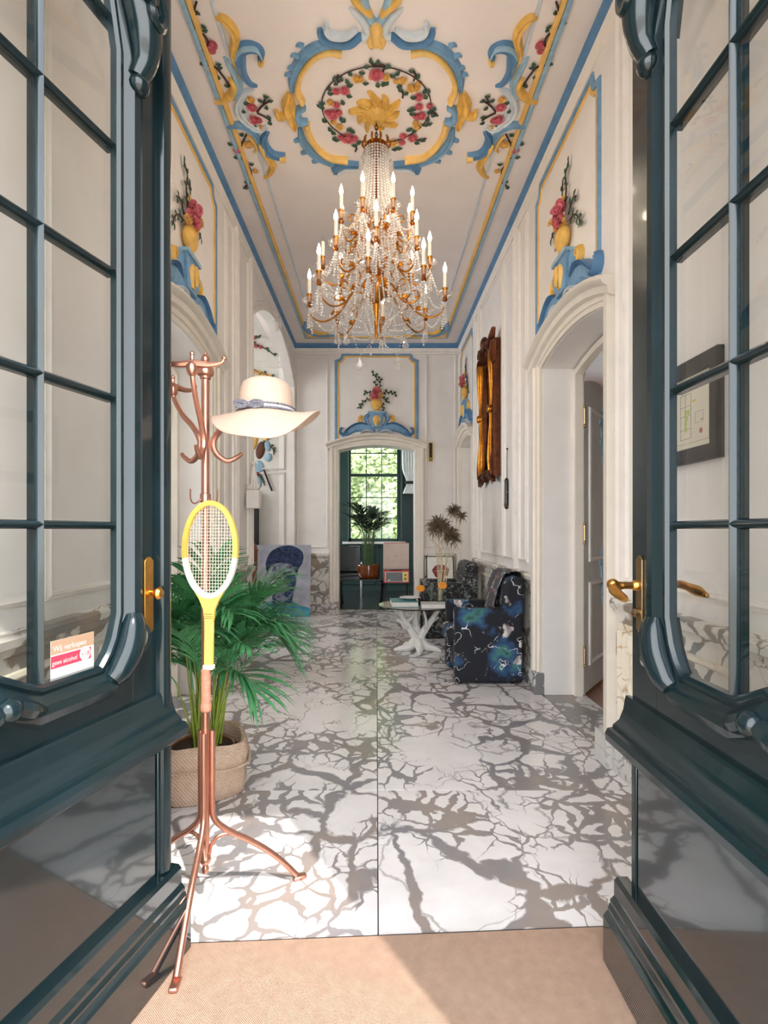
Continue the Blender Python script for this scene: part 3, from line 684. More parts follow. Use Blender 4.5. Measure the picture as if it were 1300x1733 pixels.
m = MB(); m.ball((0, 0, 0), .021, 14, 8, (.75, 1.1, .7), M4=F2.mat(.092, .915, .006)); m.build('bell_boss', 'chrome', d2)
# alcohol notice stuck to the glass of the left leaf
F1s = Fr(F1.o+F1.v*-.018-F1.u*.026+F1.n*.0138, F1.u, F1.v, F1.n)
st = MB().fbox(F1s, .305, .440, .925, 1.028, -.0235, -.0225).build('notice_sticker', 'sticker_white', d1)
MB().fbox(F1s, .305, .440, .995, 1.028, -.0225, -.0222).build('sticker_band', 'sticker_tan', st)
MB().fbox(F1s, .315, .440, .963, .992, -.0225, -.0222).build('sticker_band', 'sticker_red', st)
MB().prism(F1s, circle(.0175, 20, .335, .979), -.0222, -.0216).build('sticker_disc', 'sticker_white', st)
MB().fbox(F1s, .36, .425, .945, .948, -.0225, -.0222).build('fine_print', 'ink_pale', st)
MB().fbox(F1s, .38, .43, .937, .940, -.0225, -.0222).build('fine_print', 'ink_pale', st)
Ft = Fr(F1s.o, -F1.u, F1.v, F1.n)
text_obj('Wij verkopen', Ft, -.434, 1.002, -.0218, .0185, 'sticker_white', st)
text_obj('geen alcohol', Ft, -.437, .971, -.0216, .0150, 'sticker_white', st)
text_obj('<18', Ft, -.3485, .973, -.0208, .0170, 'sticker_red', st)

# ------------------------------------------------------------------ inner doors
def panel_door(name, label, hinge, ang, nsign, w_=1.06, flowers=True, h_=2.48):
    u = Vector((math.cos(ang), math.sin(ang), 0)); n = Vector((-u.y, u.x, 0))*nsign
    F = Fr((hinge[0], hinge[1], .012), u, (0, 0, 1), n); root = struct(thing(name, label, 'door', (hinge[0], hinge[1], .012)), label, 'door')
    MB().prism(F, [(0, 0), (w_, 0)]+list(reversed(arc(0, w_, h_-.06, h_+.02, 10))), -.045, 0).build('leaf', 'white_paint', root)
    for b0, b1 in ((.20, .86), (1.02, 2.25)):
        MB().sweep(F, [(.13, b0), (.13, b1), (w_-.13, b1), (w_-.13, b0)], [(0, 0), (-.003, .014), (-.02, .022), (-.034, .012), (-.036, 0)], True).build('panel_moulding', 'trim_white', root)
    for z in (.30, 1.25, 2.15):
        m = MB(); m.tube([F(-.012, z-.06, .008), F(-.012, z+.06, .008)], .010, 8)
        for dz in (-.075, .075): m.ball(F(-.012, z+dz, .008), .012, 8, 6)
        m.build('hinge', 'brass_dull', root)
    if flowers:
        for b in (.92, 2.1):
            m = MB()
            for dx, dz, wd in ((0, .12, .05), (-.05, .05, .045), (.06, .04, .045), (0, -.05, .05), (-.03, -.12, .04), (.02, -.2, .03)):
                m.relief(F, [(w_*.5+dx-.04, b+dz), (w_*.5+dx, b+dz+.04), (w_*.5+dx+.04, b+dz-.01)], [.01, wd, .01], .02)
            m.relief(F, [(w_*.5, b+.2), (w_*.5-.02, b), (w_*.5+.01, b-.28)], [.01, .035, .008], .018); m.build('stucco_spray', 'blue_pale', root)
    return root
panel_door('door_3', 'open white panelled door with pale blue stucco sprays, in the right doorway', (1.605, DB-.035), math.radians(54), -1)
panel_door('door_4', 'white panelled door standing ajar in the left doorway behind the coat stand', (-1.605, DB-.035), math.radians(140), 1, flowers=False)
for nm, sg, yy in (('trim_6', 1, (DA+DB)/2), ('trim_7', -1, (DA+DB)/2)):
    m = MB(); F = F_R if sg > 0 else F_L
    m.sweep(F, [(yy-.58, .0)]+arc(yy-.58, yy+.58, 2.50, 2.58, 10)+[(yy+.58, .0)], [(.02, -.295), (-.025, -.295), (-.025, -.235), (.02, -.235)])
    struct(m.build(nm, 'architrave_cream'), 'cream door frame lining in the %s doorway' % ('right' if sg > 0 else 'left'), 'door frame')
d5 = struct(thing('door_5', 'closed cream door at the far end of the right wall beside the mirror', 'door', (1.5, 7.94, .012)), 'closed cream door at the far end of the right wall beside the mirror', 'door')
F5 = Fr((1.52, 0, .012), (0, 1, 0), (0, 0, 1), (-1, 0, 0))
MB().prism(F5, [(D2[0]+.004, 0), (D2[1]-.004, 0)]+list(reversed(arc(D2[0]+.004, D2[1]-.004, 2.52, 2.60, 10))), -.04, 0).build('leaf', 'architrave_cream', d5)
for b0, b1 in ((.2, .86), (1.02, 2.3)): MB().sweep(F5, [(7.55, b0), (7.55, b1), (8.33, b1), (8.33, b0)], [(0, 0), (-.003, .014), (-.02, .022), (-.036, 0)], True).build('panel_moulding', 'architrave_cream', d5)
# ------------------------------------------------------------------ entrance mat
m = MB()
m.prism(F_W, [(-1.255, .53), (1.255, .53), (1.255, 1.812), (-1.255, 1.672)], .0, .009)
mt = root_mesh(m, 'entrance_mat', 'mat_fibre', (0, 1.1, 0), 'large sand coloured coir mat lying in the doorway', 'door mat')
MB().prism(F_W, [(-1.255, 1.672), (1.255, 1.812), (1.255, 1.820), (-1.255, 1.680)], .0, .006).build('mat_edging', 'black_matt', mt)

# ------------------------------------------------------------------ coat stand
SX, SY = -.585, 1.90
cs = thing('coat_stand', 'copper coloured metal coat stand with curved legs and horned hooks', 'coat stand', (SX, SY, 0))
m = MB(); m.lathe([(.0005, .105), (.011, .112), (.013, .124), (.008, .136), (.016, .144), (.020, .156), (.016, .168), (.010, .176), (.012, .20), (.0135, .22), (.0135, 1.80)], (SX, SY, 0), 18); m.build('pole', 'copper', cs)
m = MB(); m.lathe([(.0135, 1.795), (.018, 1.80), (.018, 1.806), (.027, 1.812), (.030, 1.822), (.026, 1.834), (.012, 1.842), (.008, 1.850), (.013, 1.858), (.015, 1.868), (.010, 1.878), (.004, 1.883), (.005, 1.888), (.0005, 1.891)], (SX, SY, 0), 18); m.build('finial', 'copper', cs)
ANG = [math.radians(a) for a in (-86, 25, 147)]
for i, a in enumerate(ANG):
    d = Vector((math.cos(a), math.sin(a), 0)); c0 = Vector((SX, SY, 0)); k = 1.06 if i == 0 else 1.0
    lg = MB(); lg.stube([c0+d*(r*k if r > .05 else r)+Vector((0, 0, h)) for r, h in ((.023, .595), (.023, .48), (.023, .345), (.032, .285), (.08, .235), (.145, .190), (.21, .139), (.27, .080), (.322, .018+(.008 if i == 0 else 0)))], .0105, 10)
    g = lg.build('leg', 'copper', cs)
    q = c0+d*(.335*k); MB().box(q+Vector((0, 0, .008+(.009 if i == 0 else 0))), (.050, .026, .014), a).build('foot', 'copper', g, bevel=.005)
    br = MB(); br.stube([c0+d*r+Vector((0, 0, h)) for r, h in ((.012, .165), (.022, .205), (.05, .226), (.095, .222), (.14, .19))], .0065, 8); br.build('brace', 'copper', cs)
    lo_ = .045 if i == 1 else 0.0; ar = MB(); ar.stube([c0+d*r+Vector((0, 0, h-(lo_ if h > 1.7 else 0))) for r, h in ((.172, 1.785), (.165, 1.75), (.12, 1.69), (.062, 1.64), (.027, 1.59), (.034, 1.548), (.072, 1.522), (.112, 1.540), (.124, 1.552))], [.007, .0085, .009, .010, .011, .010, .009, .008, .007], 8)
    A = ar.build('hook_arm', 'copper', cs)
    t_ = Vector((-d.y, d.x, 0)); p = c0+d*.174+Vector((0, 0, 1.80-lo_)); bh = MB()
    bh.stube([p-t_*.098+Vector((0, 0, .018)), p-t_*.088+Vector((0, 0, .004)), p-t_*.05-Vector((0, 0, .004)), p, p+t_*.05-Vector((0, 0, .004)), p+t_*.088+Vector((0, 0, .004)), p+t_*.098+Vector((0, 0, .018))], [.006, .006, .0095, .012, .0095, .006, .006], 8)
    bh.ball(p-Vector((0, 0, .016)), .019, 10, 8, (1, 1, 1.35)); bh.ball(p+Vector((0, 0, .018)), .007, 8, 6, (1, 1, 1.8)); bh.ball(p+Vector((0, 0, .030)), .008, 8, 6)
    bh.ball(p-t_*.098+Vector((0, 0, .018)), .008, 8, 6); bh.ball(p+t_*.098+Vector((0, 0, .018)), .008, 8, 6); bh.build('horned_head', 'copper', A)
    b2 = MB(); e = a-.9; d2_ = Vector((math.cos(e), math.sin(e), 0))
    b2.stube([c0+d2_*r+Vector((0, 0, h)) for r, h in ((.012, 1.398), (.020, 1.382), (.040, 1.372), (.052, 1.385), (.053, 1.420))], .0028, 6); b2.build('small_hook', 'copper', cs)
m = MB(); m.lathe([(.0138, 1.375), (.018, 1.378), (.018, 1.405), (.0138, 1.408)], (SX, SY, 0), 16); m.build('hook_collar', 'copper', cs)

# ------------------------------------------------------------------ felt hat on the right arm
HX, HY, HZ = -.392, 1.975, 1.690
hat = thing('felt_hat', 'wide brimmed cream felt hat hanging on the coat stand', 'hat', (HX, HY, HZ))
def brim(th, s_):
    """height of the brim at angle th and fraction s_ from crown to edge"""
    f = -.100*math.exp(-((th+PI/2-.36)/.72)**2)-.062*math.exp(-((th+PI/2+.62)/.6)**2) + .012*math.cos(2*th)+.010*math.cos(th)
    back = -.02*math.exp(-((th-PI/2)/.9)**2)
    return (f+back)*s_**1.5
m = MB(); N = 64; prof = []
vs = []; rings = []
for s_ in (0, .12, .3, .5, .7, .85, .95, 1.0):
    for k in range(N):
        th = -PI+2*PI*k/N; a_, b_ = .098+.092*s_, .112+.085*s_
        vs.append((HX+a_*math.cos(th), HY+b_*math.sin(th), HZ+brim(th, s_)))
nb = 8
for k in range(N):      # under side
    pass
fs = [(i*N+k, i*N+(k+1) % N, (i+1)*N+(k+1) % N, (i+1)*N+k) for i in range(nb-1) for k in range(N)]
m.add(vs, fs)
o = m.build('brim', 'hat_felt', hat); sm = o.modifiers.new('thick', 'SOLIDIFY'); sm.thickness = .004; sm.offset = 0
m = MB(); vs = []
cp = [(1.0, 0), (.985, .03), (.96, .06), (.91, .09), (.82, .110), (.66, .121), (.45, .124), (.25, .118), (.01, .112)]
for r, z in cp:
    for k in range(N):
        th = -PI+2*PI*k/N; dent = -.016*max(0, 1-abs(math.sin(th)))*(1 if r < .7 else 0)
        vs.append((HX+.098*r*math.cos(th), HY+.112*r*math.sin(th), HZ+z+dent*.4))
m.add(vs, [(i*N+k, i*N+(k+1) % N, (i+1)*N+(k+1) % N, (i+1)*N+k) for i in range(len(cp)-1) for k in range(N)]); m.build('crown', 'hat_felt', hat, sharp=60)
for j, (dz, mt_) in enumerate(((.006, 'cord_grey'), (.013, 'cord_white'), (.020, 'cord_grey'))):
    m = MB(); m.tube([(HX+.1005*math.cos(t), HY+.1145*math.sin(t), HZ+dz+.0012*math.sin(t*60+j*2)) for t in [2*PI*k/160 for k in range(160)]], .0042, 6, closed=True); m.build('hat_band', mt_, hat)
bow = MB(); F = Fr((HX-.035, HY-.118, HZ+.012), (1, 0, 0), (0, 0, 1), (0, -1, 0))
for s_ in (-1, 1):
    for dz in (-.003, .004): bow.stube([F(0, dz, 0), F(s_*.022, .010+dz, .006), F(s_*.048, dz+.004, .003), F(s_*.024, -.008+dz, .006), F(0, dz, .002)], .0038, 6)
bow.ball(F(0, 0, .004), .008, 8, 6); bow.build('knot', 'cord_grey', hat)

# ------------------------------------------------------------------ tennis racket hung on the stand
RX, RY = -.568, 1.850
Fk = Fr((RX, RY, 0), Vector((math.cos(-.12), math.sin(-.12), 0)), Vector((.012, 0, 1)).normalized(), Vector((math.sin(-.12), -math.cos(-.12), 0)))
rk = thing('tennis_racket', 'old yellow wooden tennis racket with white throat hanging on the coat stand', 'tennis racket', (RX, RY, .68))
ccz, ra, rb = 1.222, .0885, .150                             # head centre height and radii
def el(t, k=0): return (ra+k)*math.cos(t), ccz+(rb+k)*math.sin(t)*(1.0 if math.sin(t) > 0 else 1.06)
def hoop(t0, t1, matn, name, n=40):
    m_ = MB(); sec = [(-.008, -.009), (.008, -.009), (.009, 0), (.008, .009), (-.008, .009), (-.009, 0)]; vs_ = []
    for k in range(n+1):
        t = t0+(t1-t0)*k/n; a, b = el(t); nx, ny = math.cos(t), math.sin(t)
        for o_, c_ in sec: vs_.append(Fk(a+nx*o_, b+ny*o_, c_))
    m_.add(vs_, [(k*6+j, k*6+(j+1) % 6, (k+1)*6+(j+1) % 6, (k+1)*6+j) for k in range(n) for j in range(6)]+[tuple(range(6)), tuple(range(n*6+5, n*6-1, -1))])
    return m_.build(name, matn, rk, sharp=50)
hoop(math.radians(-12), math.radians(192), 'wood_yellow', 'head_frame'); hoop(math.radians(192), math.radians(348), 'racket_white', 'throat_frame')
sg = MB()
for k in range(-8, 9):
    x = k*.0098; q = math.sqrt(max(0, 1-(x/ra)**2)); sg.tube([Fk(x, ccz-rb*1.06*q, .001), Fk(x, ccz+rb*q, .001)], .0008, 4)
for k in range(-13, 14):
    z = k*.0108; q = math.sqrt(max(0, 1-(z/(rb*1.03))**2)); sg.tube([Fk(-ra*q, ccz+z, -.001), Fk(ra*q, ccz+z, -.001)], .0008, 4)
tag(sg.build('strings', 'string', rk), kind='stuff')
zt = ccz-rb*1.06
MB().prism(Fk, [(-.052, zt+.016), (-.034, zt-.012), (-.020, zt-.045), (-.015, zt-.085), (.015, zt-.085), (.020, zt-.045), (.034, zt-.012), (.052, zt+.016), (.025, zt-.004), (-.025, zt-.004)], -.0085, .0085).build('throat', 'wood_yellow', rk, bevel=.002)
MB().fbox(Fk, -.0148, .0148, .832, zt-.08, -.0085, .0085).build('shaft', 'wood_yellow', rk, bevel=.003)
for z in (zt-.060, zt-.067, zt-.074): MB().fbox(Fk, -.0158, .0158, z-.001, z+.001, -.0092, .0092).build('shaft_ring', 'wood_brown', rk)
MB().fbox(Fk, -.0175, .0175, .818, .834, -.0115, .0115).build('white_collar', 'racket_white', rk, bevel=.003)
gp = MB(); pr = []
for k in range(13):
    z = .818-k*.0108; pr += [(.0160+(.0025 if k > 10 else 0), z), (.0172+(.0025 if k > 10 else 0), z-.005)]
gp.lathe(pr+[(.014, .676), (.001, .675)], M4=Matrix.Translation((RX, RY, 0)), n=8); gp.build('grip', 'grip', rk, sharp=60)

# ------------------------------------------------------------------ palms
def frond(m, base, az, length, e0, e1, lf, n=22, wd=.012, twist=0.0, rr=.004):
    p = Vector(base); pts = [p.copy()]; dirs = []
    K = 14
    for k in range(K):
        e = e0+(e1-e0)*(k/(K-1))**1.3; a = az+twist*k/K
        d = Vector((math.cos(a)*math.cos(e), math.sin(a)*math.cos(e), math.sin(e))); dirs.append(d); p = p+d*(length/K); pts.append(p.copy())
    m.tube(pts, [rr*(1-.75*k/K) for k in range(K+1)], 5)
    for i in range(n):
        f = .34+.64*i/(n-1); x = f*K; k = min(K-1, int(x)); q = pts[k]+(pts[k+1]-pts[k])*(x-k); d = dirs[k]
        side = d.cross(Vector((0, 0, 1))); side = side.normalized() if side.length > .05 else Vector((math.sin(az), -math.cos(az), 0))
        up = side.cross(d).normalized(); ln = lf*(.55+.75*math.sin(PI*min(1, (f-.30)/.72)**.8))
        for s_ in (-1, 1):
            jit = RND.uniform(-.15, .15)
            ld = (side*s_*(.85-.35*f)+d*(.62+.35*f+jit)+up*(.30+jit)).normalized(); ln_ = ln*RND.uniform(.85, 1.1)
            w0 = ld.cross(up).normalized()*wd*.5; dr = Vector((0, 0, -1))
            a0 = q; a1 = q+ld*ln_*.35+dr*.02*ln_; a2 = q+ld*ln_*.7+dr*.12*ln_; a3 = q+ld*ln_*.97+dr*.30*ln_
            m.add([a0-w0*.3, a0+w0*.3, a1-w0, a1+w0, a2-w0*.85, a2+w0*.85, a3], [(0, 1, 3, 2), (2, 3, 5, 4), (4, 5, 6)])
RND = random.Random(11)
def keep_off(m_):                                             # leaves bend along the wall behind the plant
    for v in m_.v:
        if v.x < -1.20: v.x = -1.20-.3*(1-math.exp((v.x+1.20)*2))*.1
PX, PY = -.870, 2.775
pot = thing('potted_palm', 'bushy green areca palm in a jute basket beside the coat stand', 'potted plant', (PX, PY, 0))
def basket():
    m_ = MB(); N_ = 40; prof_ = [(.205, .0), (.218, .01), (.228, .06), (.224, .13), (.232, .17), (.236, .21), (.228, .245), (.214, .262), (.200, .258), (.194, .23), (.19, .17)]; vs_ = []
    for r, z in prof_:
        for k in range(N_):
            a = 2*PI*k/N_; sq = 1/max(abs(math.cos(a)), abs(math.sin(a)))**.35; w_ = 1+.012*math.sin(5*a+z*20)
            vs_.append((PX+r*sq*.93*w_*math.cos(a+.5), PY+r*sq*.93*w_*math.sin(a+.5), max(0, z+(.012*math.sin(3*a+1) if z > .1 else 0))))
    m_.add(vs_, [(i*N_+k, i*N_+(k+1) % N_, (i+1)*N_+(k+1) % N_, (i+1)*N_+k) for i in range(len(prof_)-1) for k in range(N_)]+[tuple(range(N_-1, -1, -1))])
    return m_
bk = basket().build('basket', 'jute', pot, sharp=60)
m = MB(); vs = []
for z, r in ((.168, .252), (.172, .256), (.20, .257), (.228, .252), (.231, .246)):
    pass
m.tube([(PX+.245*math.cos(t)*(.93/max(abs(math.cos(t-.5)), abs(math.sin(t-.5)))**.35), PY+.245*math.sin(t)*(.93/max(abs(math.cos(t-.5)), abs(math.sin(t-.5)))**.35), .158+.010*math.sin(3*t)) for t in [2*PI*k/48 for k in range(48)]], .006, 6, closed=True); m.build('basket_fold', 'jute', bk)
m = MB(); m.lathe([(.001, .205), (.10, .203), (.17, .195), (.18, .18)], (PX, PY, 0), 20); m.build('soil', 'soil', pot)
m = MB(); m.lathe([(.155, .16), (.165, .205), (.160, .212), (.150, .205), (.145, .16)], (PX, PY, 0), 24); m.build('inner_pot', 'wood_brown', pot)
for k in range(26):
    a = RND.uniform(0, 2*PI); r = RND.uniform(.01, .075); h = RND.uniform(.24, .55); t = RND.uniform(.02, .10)
    b0 = Vector((PX+.02+r*math.cos(a), PY+r*math.sin(a)*.8, .195)); b1 = b0+Vector((math.cos(a)*t, math.sin(a)*t, h))
    m = MB(); m.stube([b0, b0+(b1-b0)*.5+Vector((0, 0, .0)), b1], [.0065, .005, .004], 6, 3); m.build('stem', 'palm_stem', pot)
    az = a+RND.uniform(-.5, .5); big = RND.uniform(.40, .56)*(.36 if math.cos(az) < -.1 else .92 if math.cos(az) > .3 else 1)
    m = MB(); frond(m, b1, az, big, RND.uniform(1.05, 1.45), RND.uniform(-.35, .45), .23, 20, .013); keep_off(m); m.build('frond', 'palm_green', pot, sharp=80)
for az, e0, e1, ln in ((.0, 1.3, -.3, .47), (-.35, 1.3, -.7, .46), (.35, 1.35, -.2, .48), (-.9, 1.25, -.3, .50), (-.1, 1.1, -1.0, .44), (.6, 1.4, .2, .52), (-.6, 1.0, -.9, .44), (1.9, 1.4, .5, .6), (-.2, 1.45, .6, .60), (.2, 1.2, -.8, .46), (-1.3, 1.4, .4, .55), (.1, 1.5, .8, .60), (-1.0, 1.5, .7, .62), (-2.0, 1.45, .7, .6), (-1.6, 1.3, .2, .5)):
    b0 = Vector((PX+RND.uniform(-.04, .07), PY+RND.uniform(-.05, .05), .195)); b1 = b0+Vector((.05*math.cos(az), .05*math.sin(az), RND.uniform(.24, .48)))
    m = MB(); m.stube([b0, (b0+b1)/2, b1], [.0065, .005, .004], 6, 3); m.build('stem', 'palm_stem', pot)
    m = MB(); frond(m, b1, az, ln, e0, e1, .25, 24, .014); keep_off(m); m.build('frond', 'palm_green', pot, sharp=80)

# ------------------------------------------------------------------ dog figure on its wall block
bx = root_mesh(MB().fbox(F_L, 5.44, 5.56, 1.50, 1.68, .025, .15), 'wall_bracket', 'white_paint', (XL+.08, 5.5, 1.50), 'small white block bracket on the left pilaster under the dog', 'bracket', bevel=.004)
dg = thing('dog_figurine', 'white porcelain sitting hound figure on the white wall block', 'figurine', (XL+.085, 5.5, 1.68))
D0 = Vector((XL+.088, 5.5, 1.68)); m = MB()
m.stube([D0+Vector((0, .02, .02)), D0+Vector((0, .015, .07)), D0+Vector((0, 0, .13)), D0+Vector((0, -.01, .19)), D0+Vector((0, -.014, .235))], [.036, .043, .036, .024, .017], 12)
for s_ in (-1, 1):
    m.stube([D0+Vector((s_*.030, .012, .055)), D0+Vector((s_*.040, -.01, .03)), D0+Vector((s_*.034, -.04, .008))], [.022, .02, .011], 8)
    m.stube([D0+Vector((s_*.014, -.018, .12)), D0+Vector((s_*.014, -.03, .06)), D0+Vector((s_*.014, -.038, .006))], [.013, .010, .010], 8)
m.stube([D0+Vector((0, -.005, .235)), D0+Vector((0, -.02, .262)), D0+Vector((0, -.055, .262)), D0+Vector((0, -.082, .252))], [.016, .021, .014, .008], 10)
m.build('body', 'statue', dg, sharp=80)
for s_ in (-1, 1):
    e = MB(); e.stube([D0+Vector((s_*.012, -.008, .275)), D0+Vector((s_*.030, -.002, .280)), D0+Vector((s_*.036, .0, .262))], [.006, .008, .003], 6); e.build('ear', 'statue', dg)
m = MB(); m.stube([D0+Vector((0, .045, .012)), D0+Vector((.03, .055, .01)), D0+Vector((.05, .03, .008))], [.008, .006, .004], 6); m.build('tail', 'statue', dg)

# ------------------------------------------------------------------ escape plan in a black frame on the right wall
ep = thing('framed_escape_plan', 'paper floor plan in a wide black frame, seen through the right door glass', 'framed plan', (XR-.02, 2.31, 1.56))
Fp = Fr((XR, 0, 0), (0, -1, 0), (0, 0, 1), (-1, 0, 0)); a0, a1, b0, b1 = -2.58, -2.07, 1.555, 1.975
m = MB(); m.sweep(Fp, [(a0, b0), (a0, b1), (a1, b1), (a1, b0)], [(0, .002), (0, .028), (-.006, .032), (-.058, .024), (-.062, .018), (-.062, .002)], True); m.build('frame', 'dark_frame', ep)
pp = MB().fbox(Fp, a0+.06, a1-.06, b0+.06, b1-.06, .004, .008).build('paper_sheet', 'paper', ep)
x0, y0 = a0+.085, b0+.085; lines = MB(); L_ = lambda a, b, c, d: lines.fbox(Fp, x0+a, x0+c, y0+b, y0+d, .008, .0086)
def box_l(a, b, c, d, t=.0016): L_(a, b, c, b+t); L_(a, d-t, c, d); L_(a, b, a+t, d); L_(c-t, b, c, d)
box_l(0, 0, .34, .245, .0012); box_l(.135, .02, .215, .205); L_(.135, .06, .215, .0615); L_(.135, .115, .215, .1165); L_(.135, .155, .215, .1565); L_(.175, .155, .1765, .205); L_(.17, .06, .1715, .155)
box_l(.245, .075, .30, .12, .001); L_(.285, .082, .297, .086)
for k in range(16): L_(.03, .19-k*.0105, .03+(.05 if k % 4 else .035), .1925-k*.0105)
lines.build('plan_lines', 'ink', pp)
MB().fbox(Fp, x0+.215, x0+.25, y0+.165, y0+.172, .008, .0086).build('plan_marker', 'ink_yellow', pp)
g_ = MB(); [g_.fbox(Fp, x0+a, x0+a+.016, y0+b, y0+b+.02, .0086, .009) for a, b in ((.172, .05), (.17, .075), (.178, .095), (.19, .12), (.172, .12))]; g_.build('plan_route', 'ink_green', pp)
MB().prism(Fp, circle(.011, 14, x0+.285, y0+.04), .008, .0088).build('plan_stamp', 'ink_red', pp)
text_obj('ONTRUIMINGSPLAN', Fp, x0+.09, y0+.218, .0088, .0185, 'ink', pp)
MB().fbox(Fp, a0+.06, a1-.06, b0+.06, b1-.06, .0115, .013).build('cover_glass', 'glass', ep)

# ------------------------------------------------------------------ gilt mirror on the right wall
mr = thing('gilt_mirror', 'tall carved dark gold mirror on the right wall above the armchairs', 'mirror', (XR-.02, 6.2, 1.82))
y0, y1, z0, z1 = 5.80, 6.62, 1.86, 3.30
m = MB(); m.sweep(F_R, [(y0, z0), (y0, z1), (y1, z1), (y1, z0)], [(0, .003), (.0, .05), (-.004, .075), (-.02, .082), (-.028, .070), (-.04, .074), (-.048, .062), (-.075, .062), (-.08, .04), (-.08, .003)], True); m.build('outer_frame', 'gilt_dark', mr)
MB().fbox(F_R, y0+.075, y1-.075, z0+.075, z1-.075, .012, .018).build('mirror_glass', 'mirror_glass', mr)
for a, b_ in ((y0+.115, 'near'), (y1-.115, 'far')):
    m = MB(); zz = [z0+.06, z0+.2, z0+.42, z0+.60, z0+.72, z0+.84, z0+1.02, z0+1.22, z1-.10]; rr = [.035, .045, .032, .020, .030, .020, .032, .045, .035]
    m.stube([F_R(a+(.03*math.sin((z-z0)*4.4))*(1 if b_ == 'near' else -1), z, .075) for z in zz], rr, 10); m.build('carved_column', 'gilt', mr)
    m = MB(); m.ball(F_R(a, z0+.72, .085), .038, 10, 8, (1, 1.2, 1.3)); [m.ball(F_R(a+.02*math.cos(k), z0+.72+.03*math.sin(k), .11), .014, 8, 6) for k in range(6)]; m.build('column_boss', 'gilt', mr)
def carve(pts, ws, name, h=.10, base=.055, mt_='gilt_dark'):
    m_ = MB(); m_.relief(F_R, pts, ws, h, 6, 6, .4, base); return m_.build(name, mt_, mr)
yc = (y0+y1)/2
for s_ in (-1, 1):
    carve([(yc, z1+.06), (yc+s_*.10, z1+.02), (yc+s_*.22, z1-.02), (yc+s_*.33, z1+.03), (yc+s_*.40, z1+.11)], [.09, .12, .11, .10, .04], 'crest_scroll', .07)
    carve([(yc+s_*.40, z1-.02), (yc+s_*.37, z1-.14), (yc+s_*.40, z1-.26)], [.08, .11, .05], 'corner_carving', .06)
    carve([(yc, z0-.01), (yc+s_*.14, z0+.05), (yc+s_*.28, z0+.0), (yc+s_*.41, z0-.05)], [.09, .10, .10, .04], 'base_scroll', .06)
    carve([(yc+s_*.38, z0+.02), (yc+s_*.36, z0+.15), (yc+s_*.39, z0+.28)], [.08, .11, .04], 'corner_carving', .06)
m = MB(); m.ball(F_R(yc, z1+.06, .09), .07, 12, 8, (.7, 1, 1.2)); m.build('crest_shell', 'gilt_dark', mr)

# ------------------------------------------------------------------ bell pull
bp_ = thing('bell_pull', 'thin black bell pull hanging on the right wall beside the mirror', 'bell pull', (XR-.02, 5.47, 1.49))
m = MB(); m.ball(F_R(5.47, 2.085, .012), .010, 8, 6); m.tube([F_R(5.47, 2.08, .012), F_R(5.472, 1.79, .012)], .003, 6); m.build('cord', 'black_matt', bp_)
m = MB(); m.stube([F_R(5.47, 1.80, .016), F_R(5.47, 1.77, .018), F_R(5.47, 1.64, .018), F_R(5.47, 1.52, .018), F_R(5.47, 1.49, .016)], [.006, .020, .022, .020, .006], 10); m.build('tassel_bar', 'black_gloss', bp_)
for z in (1.77, 1.66, 1.52): MB().tube([F_R(5.47+.023*math.cos(t), z, .018+.023*math.sin(t)) for t in [2*PI*k/12 for k in range(12)]], .004, 5, closed=True).build('binding', 'brass_dull', bp_)
# ------------------------------------------------------------------ plaque beside the far doorway
pq = thing('wall_plaque', 'narrow black plaque in a thin gold frame beside the far doorway', 'plaque', (.845, YE-.01, 2.3))
MB().fbox(F_E, .815, .885, 2.36, 2.66, .002, .018).build('frame', 'gold_plate', pq, bevel=.003)
MB().fbox(F_E, .827, .873, 2.372, 2.648, .018, .021).build('panel', 'black_gloss', pq)
m = MB(); m.fbox(F_E, .842, .858, 2.385, 2.42, .021, .024); m.build('switch', 'gold_plate', pq)
# ------------------------------------------------------------------ painted stucco on the ceiling
MUTE = {'b': 'blue', 'd': 'blue_deep', 'l': 'blue_pale', 'w': 'blue_white', 'g': 'gold_paint', 'y': 'gold_pale'}
def c7(p): return (280+p[0]*.2923, p[1]*.2923)               # measured on an enlarged detail of the photograph
def c8(p): return (460+p[0]*.2769, 80+p[1]*.2769)
def cpos(p, mir): x, y = ceil_at(*p); return (-x if mir else x, y)
def cstroke(parent, name, pts, ws, col, h=.035, mir=False, conv=c7, ksc=.2923, flute=0.0):
    P = [cpos(conv(p), mir) for p in pts]; W = [w_*ksc*p[1]/FPX*1.12 for w_, p in zip(ws, P)]
    return MB().relief(F_C, P, W, h, 6, 6, flute).build(name, MUTE[col], parent, sharp=60)
RL = random.Random(21)
def ctwig(parent, pts, mir=False, conv=c7):
    P = crom([cpos(conv(p), mir) for p in pts], 4); return MB().tube([F_C(x, y, .010) for x, y in P], .0065, 5).build('twig', 'twig_paint', parent)
def cleaf(parent, p, r, mir=False, conv=c7, ksc=.2923, ang=None, F=F_C):
    x, y = cpos(conv(p), mir); s_ = r*ksc*y/FPX; a = RL.uniform(0, 2*PI) if ang is None else ang
    return inst(LEAF, 'leaf', parent, F_C.mat(x-math.cos(a)*s_*.6, y-math.sin(a)*s_*.6, .004, a, s_*1.5))
def crose(parent, p, r, k, mir=False, conv=c7, ksc=.2923):
    x, y = cpos(conv(p), mir); s_ = r*ksc*y/FPX; return inst(ROSE[k], 'rose', parent, F_C.mat(x, y, .003, RL.uniform(0, 6), s_*1.05))
